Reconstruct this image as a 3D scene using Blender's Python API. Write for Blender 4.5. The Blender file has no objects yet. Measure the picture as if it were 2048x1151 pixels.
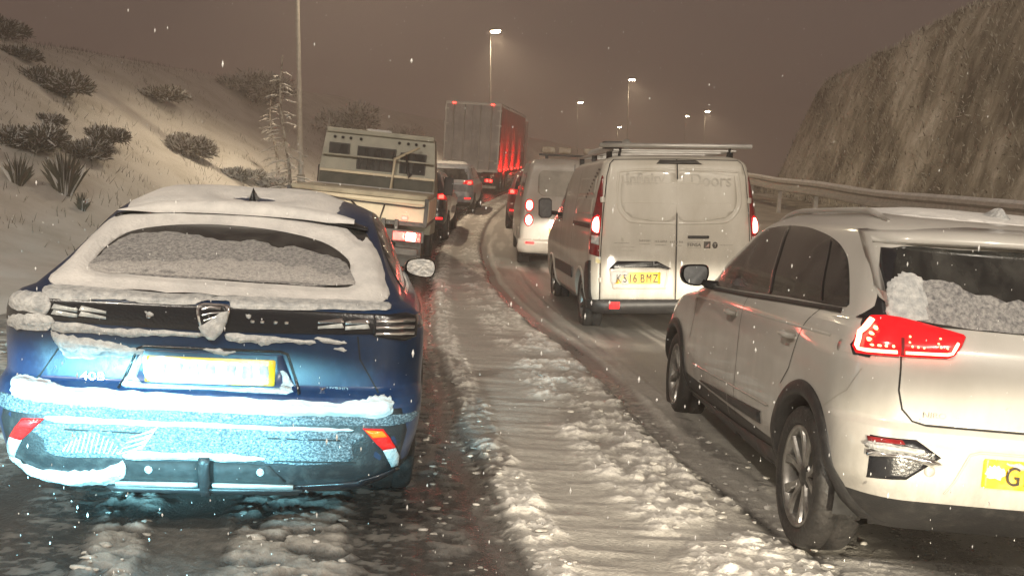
import bpy, bmesh, math, random
import numpy as np
from mathutils import Vector, Matrix
from mathutils.bvhtree import BVHTree
from mathutils.geometry import tessellate_polygon

# ------------------------------------------------------------------ camera, world, exposure
SC = bpy.context.scene
COL = SC.collection
CAM_H, CAM_PITCH, CAM_ROLL = 1.6, 0.100, 0.047
cam_data = bpy.data.cameras.new('camera')
cam = bpy.data.objects.new('camera', cam_data)
COL.objects.link(cam)
SC.camera = cam
cam_data.sensor_width = 36.0
cam_data.lens = 36.0 * 2000 / 2048
cam_data.clip_start, cam_data.clip_end = 0.05, 3000
cp, sp = math.cos(CAM_PITCH), math.sin(CAM_PITCH)
fwd = Vector((0, cp, -sp)); up0 = Vector((0, sp, cp)); rt0 = Vector((1, 0, 0))
cr, sr = math.cos(CAM_ROLL), math.sin(CAM_ROLL)
rt = rt0 * cr + up0 * sr
up = -rt0 * sr + up0 * cr
M = Matrix((rt, up, -fwd)).transposed().to_4x4()
M.translation = (0, 0, CAM_H)
cam.matrix_world = M

world = bpy.data.worlds.new('World')
SC.world = world
world.use_nodes = True
wn = world.node_tree
wn.nodes.clear()
w_out = wn.nodes.new('ShaderNodeOutputWorld')
w_bg = wn.nodes.new('ShaderNodeBackground')
w_bg.inputs['Color'].default_value = (0.084, 0.059, 0.049, 1)      # cloud lit from below by the town: even brown night sky
w_bg.inputs['Strength'].default_value = 1.0
wn.links.new(w_bg.outputs[0], w_out.inputs['Surface'])

SC.view_settings.view_transform = 'Standard'
SC.view_settings.look = 'None'
SC.view_settings.exposure = 0.52
SC.view_settings.gamma = 1.0
SC.view_settings.use_curve_mapping = False
SC.render.engine = 'CYCLES'
SC.cycles.use_denoising = True
SC.cycles.max_bounces = 6
SC.cycles.volume_bounces = 1
SC.cycles.transparent_max_bounces = 8
SC.cycles.sample_clamp_indirect = 4.0
SC.cycles.caustics_reflective = False
SC.cycles.caustics_refractive = False


# lamps that the place has outside the frame: the next street lamps behind the viewer and the headlights of the vehicles behind
def lamp_light(name, kind, loc, energy, color, size, aim=None, cone=150, blend=0.6):
    ld = bpy.data.lights.new(name, kind); ld.energy = energy; ld.color = color; ld.shadow_soft_size = size
    if kind == 'SPOT': ld.spot_size = math.radians(cone); ld.spot_blend = blend
    o = bpy.data.objects.new(name, ld); COL.objects.link(o); o.location = loc
    d = (Vector(aim) - Vector(loc)) if aim else Vector((0, 0, -1))
    o.rotation_euler = d.to_track_quat('-Z', 'Y').to_euler()
    return o
WARM = (1.0, 0.90, 0.75)
lamp_light('street_lamp_light', 'SPOT', (-4.9, -6.0, 10.2), 5200, WARM, 0.3, aim=(0.5, 4.0, 0), cone=122)
lamp_light('street_lamp_light', 'SPOT', (8.5, -10.0, 10.2), 5600, WARM, 0.3, aim=(4.0, 3.0, 0), cone=140)
COLD = (0.30, 0.82, 1.0)
def headlight(loc, energy, color, aim, cone, wide, blend=0.3):
    """dipped beam: a flat, wide cone"""
    o = lamp_light('headlight', 'SPOT', loc, energy, color, 0.07, aim=aim, cone=cone, blend=blend)
    o.scale = (wide, 1, 1)
headlight((-1.95, 1.1, 0.64), 2000, COLD, (-2.05, 4.1, 0.47), 15, 3.4)
headlight((-0.75, 1.1, 0.64), 700, COLD, (-1.15, 4.1, 0.46), 14, 3.0)
headlight((2.0, -0.3, 0.62), 1200, (1.0, 0.88, 0.66), (2.1, 3.7, 0.05), 25, 2.2)
# the queue's own dipped headlights, each pair shining on the vehicle ahead
HL = (1.0, 0.90, 0.72)
headlight((1.50, 8.30, 0.70), 260, HL, (1.35, 11.2, 0.22), 27, 2.6, 0.5)
headlight((2.75, 8.30, 0.70), 260, HL, (2.6, 11.2, 0.22), 27, 2.6, 0.5)
headlight((0.80, 16.0, 0.78), 230, HL, (0.60, 18.6, 0.42), 30, 2.2, 0.5)
headlight((2.10, 15.9, 0.78), 160, HL, (1.7, 18.6, 0.42), 30, 2.2, 0.5)
headlight((-2.55, 8.75, 0.68), 480, HL, (-2.9, 15.4, 0.60), 18, 2.0, 0.6)
headlight((-1.25, 8.85, 0.68), 380, HL, (-1.9, 15.4, 0.60), 18, 2.0, 0.6)

UPV = Vector((-0.047, 0, 1)).normalized()      # gravity: the road is banked down to the right, so the plumb line leans left of its normal
random.seed(4)
RNG = np.random.RandomState(7)

# ------------------------------------------------------------------ small numeric helpers
def pchip(xk, yk, x):
    xk = np.asarray(xk, float); yk = np.asarray(yk, float); x = np.asarray(x, float)
    h = np.diff(xk); d = np.diff(yk) / h
    m = np.zeros_like(yk)
    m[0], m[-1] = d[0], d[-1]
    for i in range(1, len(yk) - 1):
        if d[i-1] * d[i] > 0:
            w1 = 2*h[i] + h[i-1]; w2 = h[i] + 2*h[i-1]
            m[i] = (w1 + w2) / (w1/d[i-1] + w2/d[i])
    i = np.clip(np.searchsorted(xk, x) - 1, 0, len(h) - 1)
    t = np.clip((x - xk[i]) / h[i], 0, 1)
    return ((2*t**3-3*t**2+1)*yk[i] + (t**3-2*t**2+t)*h[i]*m[i] + (-2*t**3+3*t**2)*yk[i+1] + (t**3-t**2)*h[i]*m[i+1])

def hsh(ix, iy, seed):
    n = (ix.astype(np.int64) * 374761393 + iy.astype(np.int64) * 668265263 + seed * 1442695041) & 0xffffffff
    n = ((n ^ (n >> 13)) * 1274126177) & 0xffffffff
    n = ((n ^ (n >> 16)) * 2246822519) & 0xffffffff
    return ((n ^ (n >> 15)) & 0xffff) / 65535.0

def vn(x, y, seed=0):
    x = np.asarray(x, float); y = np.asarray(y, float)
    ix, iy = np.floor(x), np.floor(y)
    fx, fy = x - ix, y - iy
    fx = fx*fx*(3-2*fx); fy = fy*fy*(3-2*fy)
    a = hsh(ix, iy, seed); b = hsh(ix+1, iy, seed); c = hsh(ix, iy+1, seed); d = hsh(ix+1, iy+1, seed)
    return (a*(1-fx)+b*fx)*(1-fy) + (c*(1-fx)+d*fx)*fy

def fbm(x, y, seed=0, oct=4, gain=0.5):
    s = 0; a = 1; t = 0
    for k in range(oct):
        s = s + a * vn(x * 2**k + 13.7*k, y * 2**k - 7.1*k, seed + k); t += a; a *= gain
    return s / t

def sst(a, b, x):
    t = np.clip((x - a) / (b - a), 0, 1)
    return t*t*(3-2*t)

def band(u, a, b, e):
    return sst(a - e, a + e, u) * (1 - sst(b - e, b + e, u))

# ------------------------------------------------------------------ materials
MATS = {}
def mat(name, color=(0.5, 0.5, 0.5), rough=0.5, metal=0.0, coat=0.0, emis=None, es=0.0, bump=0.0, bscale=20.0,
        color2=None, nscale=6.0, lo=0.35, hi=0.65, rough2=None, trans=0.0, alpha=1.0, spec=0.5, ndetail=4, stretch=None, attr=None):
    if name in MATS: return MATS[name]
    m = bpy.data.materials.new(name); m.use_nodes = True
    nt = m.node_tree; b = nt.nodes['Principled BSDF']
    b.inputs['Base Color'].default_value = (*color, 1)
    b.inputs['Roughness'].default_value = rough
    b.inputs['Metallic'].default_value = metal
    b.inputs['Coat Weight'].default_value = coat
    b.inputs['Coat Roughness'].default_value = 0.06
    b.inputs['Specular IOR Level'].default_value = spec
    if trans: b.inputs['Transmission Weight'].default_value = trans
    if emis:
        b.inputs['Emission Color'].default_value = (*emis, 1)
        b.inputs['Emission Strength'].default_value = es
    tc = None
    if color2 or bump:
        tc = nt.nodes.new('ShaderNodeTexCoord')
        src = tc.outputs['Object']
        if stretch:
            mp = nt.nodes.new('ShaderNodeMapping'); mp.inputs['Scale'].default_value = stretch
            nt.links.new(src, mp.inputs[0]); src = mp.outputs[0]
    if color2:
        n = nt.nodes.new('ShaderNodeTexNoise'); n.inputs['Scale'].default_value = nscale; n.inputs['Detail'].default_value = ndetail
        n.inputs['Roughness'].default_value = 0.62
        nt.links.new(src, n.inputs['Vector'])
        r = nt.nodes.new('ShaderNodeMapRange'); r.inputs['From Min'].default_value = lo; r.inputs['From Max'].default_value = hi
        nt.links.new(n.outputs['Fac'], r.inputs['Value'])
        mx = nt.nodes.new('ShaderNodeMix'); mx.data_type = 'RGBA'
        mx.inputs['A'].default_value = (*color, 1); mx.inputs['B'].default_value = (*color2, 1)
        nt.links.new(r.outputs[0], mx.inputs['Factor']); nt.links.new(mx.outputs['Result'], b.inputs['Base Color'])
        if rough2 is not None:
            q = nt.nodes.new('ShaderNodeMapRange'); q.inputs['To Min'].default_value = rough; q.inputs['To Max'].default_value = rough2
            nt.links.new(r.outputs[0], q.inputs['Value']); nt.links.new(q.outputs[0], b.inputs['Roughness'])
    if bump:
        n2 = nt.nodes.new('ShaderNodeTexNoise'); n2.inputs['Scale'].default_value = bscale; n2.inputs['Detail'].default_value = 5
        nt.links.new(src, n2.inputs['Vector'])
        bp = nt.nodes.new('ShaderNodeBump'); bp.inputs['Strength'].default_value = bump; bp.inputs['Distance'].default_value = 0.02
        nt.links.new(n2.outputs['Fac'], bp.inputs['Height']); nt.links.new(bp.outputs[0], b.inputs['Normal'])
    MATS[name] = m
    return m

snow = mat('snow', (0.74, 0.72, 0.68), 0.7, bump=0.35, bscale=14, color2=(0.62, 0.60, 0.56), nscale=3)
snow_fine = mat('snow_on_vehicle', (0.66, 0.64, 0.62), 0.65, bump=0.3, bscale=60, color2=(0.52, 0.51, 0.50), nscale=7)
snow_wet = mat('wet_snow', (0.55, 0.55, 0.54), 0.45, bump=0.6, bscale=60, color2=(0.33, 0.34, 0.35), nscale=28)
frost = mat('frosted_glass_snow', (0.10, 0.10, 0.11), 0.5, bump=0.6, bscale=110, color2=(0.36, 0.35, 0.34), nscale=60, lo=0.3, hi=0.62)
frost_dense = mat('dense_frost', (0.27, 0.26, 0.26), 0.6, bump=0.5, bscale=120, color2=(0.46, 0.44, 0.42), nscale=70, lo=0.35, hi=0.6)
blue_paint = mat('dark_blue_paint', (0.0015, 0.018, 0.058), 0.32, coat=0.3, color2=(0.004, 0.032, 0.095), nscale=40, lo=0.5, hi=0.85, rough2=0.5, bump=0.05, bscale=200)
black_gloss = mat('black_gloss_trim', (0.010, 0.011, 0.014), 0.24, coat=0.25, bump=0.10, bscale=90)
black_plastic = mat('black_plastic', (0.018, 0.018, 0.019), 0.45, bump=0.15, bscale=120, color2=(0.05, 0.048, 0.045), nscale=18, lo=0.5, hi=0.8)
speckled = mat('frost_speckled_plastic', (0.045, 0.06, 0.07), 0.45, bump=0.5, bscale=120, color2=(0.34, 0.38, 0.40), nscale=95, lo=0.44, hi=0.76, stretch=(1, 1, 1.4), ndetail=5)
white_paint = mat('white_paint', (0.50, 0.485, 0.455), 0.30, coat=0.8, color2=(0.42, 0.405, 0.375), nscale=3.0, lo=0.35, hi=0.75, bump=0.02, bscale=160)
van_paint = mat('white_van_paint', (0.60, 0.57, 0.51), 0.36, coat=0.5, color2=(0.46, 0.425, 0.36), nscale=2.2, lo=0.35, hi=0.75, bump=0.03, bscale=60, stretch=(1, 1, 0.5))
dark_paint = mat('dark_grey_paint', (0.03, 0.03, 0.034), 0.25, coat=1.0, color2=(0.10, 0.09, 0.09), nscale=5, lo=0.5, hi=0.8)
red_paint = mat('dull_red_paint', (0.28, 0.03, 0.03), 0.3, coat=1.0, color2=(0.16, 0.05, 0.05), nscale=6)
glass = mat('tinted_glass', (0.012, 0.013, 0.013), 0.10, coat=0.6, color2=(0.05, 0.05, 0.046), nscale=2.5, lo=0.4, hi=0.75, rough2=0.28, bump=0.05, bscale=60, stretch=(3, 3, 0.7))
rubber = mat('tyre_rubber', (0.012, 0.012, 0.012), 0.42, bump=0.3, bscale=60, color2=(0.035, 0.032, 0.03), nscale=14, rough2=0.7)
rim_metal = mat('rim_metal', (0.42, 0.41, 0.39), 0.28, metal=0.85, color2=(0.22, 0.21, 0.20), nscale=12, rough2=0.5)
rim_dark = mat('rim_dark', (0.03, 0.03, 0.03), 0.35, metal=0.3, color2=(0.07, 0.07, 0.066), nscale=16)
chrome = mat('chrome', (0.8, 0.8, 0.8), 0.12, metal=1.0, bump=0.04, bscale=40)
alu = mat('aluminium', (0.55, 0.54, 0.51), 0.38, metal=0.7, color2=(0.62, 0.60, 0.57), nscale=10, rough2=0.7)
gap_mat = mat('panel_gap', (0.006, 0.006, 0.006), 0.8, color2=(0.02, 0.02, 0.02), nscale=30)
crease_mat = mat('pressed_crease', (0.40, 0.38, 0.34), 0.4, color2=(0.33, 0.31, 0.28), nscale=8)
plate_yellow = mat('yellow_plate', (0.85, 0.50, 0.02), 0.32, color2=(0.80, 0.55, 0.12), nscale=22, lo=0.45, hi=0.8)
plate_pale = mat('pale_plate', (0.86, 0.72, 0.25), 0.4, color2=(0.85, 0.88, 0.88), nscale=9, lo=0.32, hi=0.5)
plate_ink = mat('plate_ink', (0.01, 0.01, 0.01), 0.5, color2=(0.05, 0.03, 0.01), nscale=40)
plate_ink_faint = mat('faint_plate_ink', (0.35, 0.36, 0.36), 0.5, color2=(0.6, 0.6, 0.5), nscale=40)  # ink greyed to stand for glare over the blue car's plate
ink = mat('printed_ink', (0.05, 0.045, 0.04), 0.5, color2=(0.12, 0.11, 0.1), nscale=60)
ink_grey = mat('faded_ink', (0.30, 0.28, 0.245), 0.5, color2=(0.40, 0.375, 0.33), nscale=60, lo=0.4, hi=0.6)
ink_ghost = mat('ghost_lettering', (0.46, 0.437, 0.385), 0.4, color2=(0.54, 0.513, 0.455), nscale=14, lo=0.4, hi=0.6)
lens_red = mat('red_lens', (0.55, 0.012, 0.012), 0.15, coat=0.8, emis=(1.0, 0.02, 0.01), es=0.25, bump=0.1, bscale=90)
lens_red_lit = mat('lit_red_lens', (0.55, 0.008, 0.012), 0.22, coat=0.4, emis=(1.0, 0.006, 0.018), es=0.32, color2=(0.45, 0.008, 0.010), nscale=26)
lens_red_unlit = mat('unlit_red_lens', (0.22, 0.01, 0.012), 0.12, coat=0.9, color2=(0.12, 0.008, 0.01), nscale=30)
lens_clear = mat('clear_lens', (0.55, 0.56, 0.55), 0.15, coat=0.8, bump=0.4, bscale=70, color2=(0.35, 0.37, 0.37), nscale=30)
lens_amber = mat('amber_lens', (0.7, 0.14, 0.01), 0.15, coat=0.7, emis=(1.0, 0.12, 0.01), es=0.8, bump=0.2, bscale=60)
led_hot = mat('lit_led_strip', (1, 0.3, 0.2), 0.3, emis=(1.0, 0.18, 0.11), es=9.0, bump=0.0)
led_warm = mat('lit_led_dots', (1, 0.4, 0.2), 0.3, emis=(1.0, 0.30, 0.13), es=4.5)
brake_hot = mat('lit_brake_lamp', (1, 0.2, 0.15), 0.3, emis=(1.0, 0.16, 0.12), es=22.0)
brake_small = mat('small_red_lamp', (1, 0.1, 0.1), 0.3, emis=(1.0, 0.03, 0.02), es=9.0)
red_dim = mat('dim_red_glow', (0.8, 0.02, 0.02), 0.3, emis=(1.0, 0.012, 0.015), es=2.2)  # weak red glow, also given to reflectors that are no lamps
white_lamp = mat('small_white_lamp', (1, 0.9, 0.7), 0.3, emis=(1.0, 0.85, 0.65), es=10.0)
street_glow = mat('street_lamp_glow', (1, 0.9, 0.7), 0.3, emis=(1.0, 0.83, 0.55), es=110.0)
pole_metal = mat('galvanised_pole', (0.50, 0.48, 0.44), 0.5, metal=0.2, color2=(0.38, 0.36, 0.33), nscale=9, bump=0.05, bscale=30)
cream_panel = mat('cream_panel', (0.74, 0.64, 0.46), 0.5, color2=(0.60, 0.52, 0.38), nscale=2.5, bump=0.1, bscale=30)
grey_green = mat('grey_green_paint', (0.40, 0.385, 0.31), 0.5, color2=(0.30, 0.29, 0.235), nscale=3, bump=0.08, bscale=30)
dark_frame = mat('dark_chassis', (0.02, 0.019, 0.018), 0.5, color2=(0.06, 0.055, 0.05), nscale=8, bump=0.2, bscale=30)
trailer_door = mat('trailer_door_paint', (0.50, 0.48, 0.47), 0.38, color2=(0.26, 0.245, 0.26), nscale=1.2, lo=0.35, hi=0.7, bump=0.05, bscale=20)
curtain_red = mat('red_curtain', (0.42, 0.02, 0.02), 0.4, color2=(0.28, 0.015, 0.018), nscale=2, bump=0.2, bscale=6)
bark = mat('bark', (0.13, 0.10, 0.075), 0.85, bump=0.5, bscale=30, color2=(0.45, 0.43, 0.39), nscale=8, lo=0.42, hi=0.55)
twig_dark = mat('dark_foliage', (0.055, 0.058, 0.040), 0.8, color2=(0.10, 0.095, 0.065), nscale=14)
twig_brown = mat('dry_twigs', (0.11, 0.09, 0.06), 0.8, color2=(0.17, 0.14, 0.10), nscale=14)

def add_dirt(m, z0, z1, color, amount, scale=7.0):
    """dried road spray: thickest at the sills, broken up by noise and by runs of water"""
    nt = m.node_tree; b = nt.nodes['Principled BSDF']
    lk = b.inputs['Base Color'].links
    tc = nt.nodes.new('ShaderNodeTexCoord'); sp_ = nt.nodes.new('ShaderNodeSeparateXYZ'); nt.links.new(tc.outputs['Object'], sp_.inputs[0])
    mr = nt.nodes.new('ShaderNodeMapRange'); mr.inputs['From Min'].default_value = z1; mr.inputs['From Max'].default_value = z0; nt.links.new(sp_.outputs['Z'], mr.inputs['Value'])
    mp = nt.nodes.new('ShaderNodeMapping'); mp.inputs['Scale'].default_value = (scale, scale, scale*0.35); nt.links.new(tc.outputs['Object'], mp.inputs[0])
    n = nt.nodes.new('ShaderNodeTexNoise'); n.inputs['Scale'].default_value = 1.0; n.inputs['Detail'].default_value = 8; n.inputs['Roughness'].default_value = 0.7; nt.links.new(mp.outputs[0], n.inputs['Vector'])
    n2 = nt.nodes.new('ShaderNodeMapRange'); n2.inputs['From Min'].default_value = 0.35; n2.inputs['From Max'].default_value = 0.68; nt.links.new(n.outputs['Fac'], n2.inputs['Value'])
    mu = nt.nodes.new('ShaderNodeMath'); mu.operation = 'MULTIPLY'; nt.links.new(mr.outputs[0], mu.inputs[0]); nt.links.new(n2.outputs[0], mu.inputs[1])
    m2 = nt.nodes.new('ShaderNodeMath'); m2.operation = 'MULTIPLY'; m2.inputs[1].default_value = amount; nt.links.new(mu.outputs[0], m2.inputs[0])
    mx = nt.nodes.new('ShaderNodeMix'); mx.data_type = 'RGBA'; mx.inputs['B'].default_value = (*color, 1)
    nt.links.new(lk[0].from_socket, mx.inputs['A']); nt.links.new(m2.outputs[0], mx.inputs['Factor']); nt.links.new(mx.outputs['Result'], b.inputs['Base Color'])
add_dirt(white_paint, 0.25, 0.95, (0.17, 0.155, 0.135), 0.75)
add_dirt(van_paint, 0.25, 1.5, (0.20, 0.18, 0.15), 0.62, 5.0)
add_dirt(blue_paint, 0.2, 0.95, (0.10, 0.105, 0.11), 0.45, 9.0)

# ------------------------------------------------------------------ object helpers
def link(o, parent=None):
    COL.objects.link(o)
    if parent is not None: o.parent = parent
    return o

def mesh_obj(name, verts, faces, m, parent=None, smooth=False, label=None):
    me = bpy.data.meshes.new(name)
    me.from_pydata([tuple(map(float, v)) for v in verts], [], [tuple(map(int, f)) for f in faces])
    if m is not None:
        for mm in (m if isinstance(m, (list, tuple)) else [m]): me.materials.append(mm)
    if smooth: me.polygons.foreach_set('use_smooth', [True] * len(me.polygons))
    me.update()
    o = bpy.data.objects.new(name, me)
    if label: o['label'] = label
    return link(o, parent)

def bm_obj(name, bm, m, parent=None, smooth=False, label=None):
    me = bpy.data.meshes.new(name)
    bm.to_mesh(me); bm.free()
    for mm in (m if isinstance(m, (list, tuple)) else [m]): me.materials.append(mm)
    if smooth: me.polygons.foreach_set('use_smooth', [True] * len(me.polygons))
    o = bpy.data.objects.new(name, me)
    if label: o['label'] = label
    return link(o, parent)

def thing(name, label, cat, loc=(0, 0, 0), group=None):
    o = bpy.data.objects.new(name, None)
    o.empty_display_size = 0.3
    o.location = loc
    o['label'] = label; o['category'] = cat
    if group: o['group'] = group
    return link(o)

def tag(o, label=None, cat=None, group=None, kind=None):
    if label: o['label'] = label
    if cat: o['category'] = cat
    if group: o['group'] = group
    if kind: o['kind'] = kind
    return o

def pose(o, loc, yaw=0.0, roll=0.0, pitch=0.0):
    f = Vector((-math.sin(yaw), math.cos(yaw), 0)); l = Vector((-math.cos(yaw), -math.sin(yaw), 0)); u = Vector((0, 0, 1))
    f2 = f*math.cos(pitch) + u*math.sin(pitch); u2 = u*math.cos(pitch) - f*math.sin(pitch)
    l2 = l*math.cos(roll) + u2*math.sin(roll); u3 = u2*math.cos(roll) - l*math.sin(roll)
    mm = Matrix((f2, l2, u3)).transposed().to_4x4(); mm.translation = loc
    o.matrix_world = mm

def copy_tree(o, parent=None):
    c = o.copy(); COL.objects.link(c); c.parent = parent
    for ch in list(o.children): copy_tree(ch, c)
    return c

def box(bm, a, b, bev=0.0):
    """axis-aligned box from corner a to corner b"""
    x0, y0, z0 = a; x1, y1, z1 = b
    vs = [bm.verts.new(p) for p in ((x0,y0,z0),(x1,y0,z0),(x1,y1,z0),(x0,y1,z0),(x0,y0,z1),(x1,y0,z1),(x1,y1,z1),(x0,y1,z1))]
    fs = [bm.faces.new([vs[i] for i in q]) for q in ((0,3,2,1),(4,5,6,7),(0,1,5,4),(1,2,6,5),(2,3,7,6),(3,0,4,7))]
    if bev > 0:
        es = list({e for f in fs for e in f.edges})
        bmesh.ops.bevel(bm, geom=es, offset=bev, segments=2, affect='EDGES', profile=0.6)

def box_obj(name, a, b, m, parent=None, bev=0.004, label=None):
    bm = bmesh.new(); box(bm, a, b, bev)
    bmesh.ops.recalc_face_normals(bm, faces=bm.faces)
    return bm_obj(name, bm, m, parent, label=label)

def tube_geo(pts, radii, n=8, cap=True):
    """tube along a polyline -> verts, faces"""
    pts = [Vector(p) for p in pts]
    if not hasattr(radii, '__len__'): radii = [radii] * len(pts)
    V, Fc = [], []
    ref = Vector((0, 0, 1))
    for i, p in enumerate(pts):
        d = (pts[min(i+1, len(pts)-1)] - pts[max(i-1, 0)]).normalized()
        r = ref if abs(d.dot(ref)) < 0.95 else Vector((1, 0, 0))
        a = d.cross(r).normalized(); b = d.cross(a).normalized()
        for k in range(n):
            t = 2*math.pi*k/n
            V.append(p + (a*math.cos(t) + b*math.sin(t)) * radii[i])
    for i in range(len(pts)-1):
        for k in range(n):
            k2 = (k+1) % n
            Fc.append((i*n+k, i*n+k2, (i+1)*n+k2, (i+1)*n+k))
    if cap:
        Fc.append(tuple(range(n))); Fc.append(tuple((len(pts)-1)*n + k for k in reversed(range(n))))
    return V, Fc

def tube_obj(name, pts, radii, m, parent=None, n=8, label=None):
    V, Fc = tube_geo(pts, radii, n)
    return mesh_obj(name, V, Fc, m, parent, smooth=True, label=label)

def lathe_y(profile, n=36, a0=0.0):
    """profile: list of (r, y) revolved about the local y axis"""
    V, Fc = [], []
    for r, y in profile:
        for k in range(n):
            t = 2*math.pi*k/n + a0
            V.append((r*math.cos(t), y, r*math.sin(t)))
    for i in range(len(profile)-1):
        for k in range(n):
            k2 = (k+1) % n
            Fc.append((i*n+k, i*n+k2, (i+1)*n+k2, (i+1)*n+k))
    return V, Fc

def catmull(pts, n=6, closed=True):
    P = [np.array(p, float) for p in pts]; out = []
    N = len(P)
    rng = range(N) if closed else range(N-1)
    for i in rng:
        if closed: p0, p1, p2, p3 = P[i-1], P[i], P[(i+1) % N], P[(i+2) % N]
        else: p0, p1, p2, p3 = P[max(i-1, 0)], P[i], P[i+1], P[min(i+2, N-1)]
        for k in range(n):
            t = k / n
            out.append(0.5*((2*p1) + (-p0+p2)*t + (2*p0-5*p1+4*p2-p3)*t*t + (-p0+3*p1-3*p2+p3)*t**3))
    if not closed: out.append(P[-1])
    return out

def ragged(pts, amp, seed=0, n=5, freq=9.0):
    """smooth closed outline with an uneven edge"""
    L = catmull(pts, n)
    out = []
    N = len(L)
    rs = random.Random(seed)
    for i, p in enumerate(L):
        a = L[(i+1) % N] - L[i-1]; nrm = np.array([-a[1], a[0]]); l = np.linalg.norm(nrm) + 1e-9
        out.append(p + nrm/l * amp * (rs.random()*2-1))
    return out

def inside(poly, pts):
    x, y = pts[:, 0], pts[:, 1]
    res = np.zeros(len(pts), bool)
    j = len(poly)-1
    for i in range(len(poly)):
        xi, yi = poly[i]; xj, yj = poly[j]
        c = ((yi > y) != (yj > y)) & (x < (xj-xi)*(y-yi)/(yj-yi+1e-12)+xi)
        res ^= c; j = i
    return res

def edge_dist(loops, pts):
    d = np.full(len(pts), 1e9)
    for L in loops:
        L = np.array(L); A = L; B = np.roll(L, -1, axis=0)
        for a, b in zip(A, B):
            ab = b-a; t = np.clip(((pts-a)@ab)/(ab@ab+1e-12), 0, 1)
            q = a + t[:, None]*ab
            d = np.minimum(d, np.hypot(*(pts-q).T))
    return d

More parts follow.
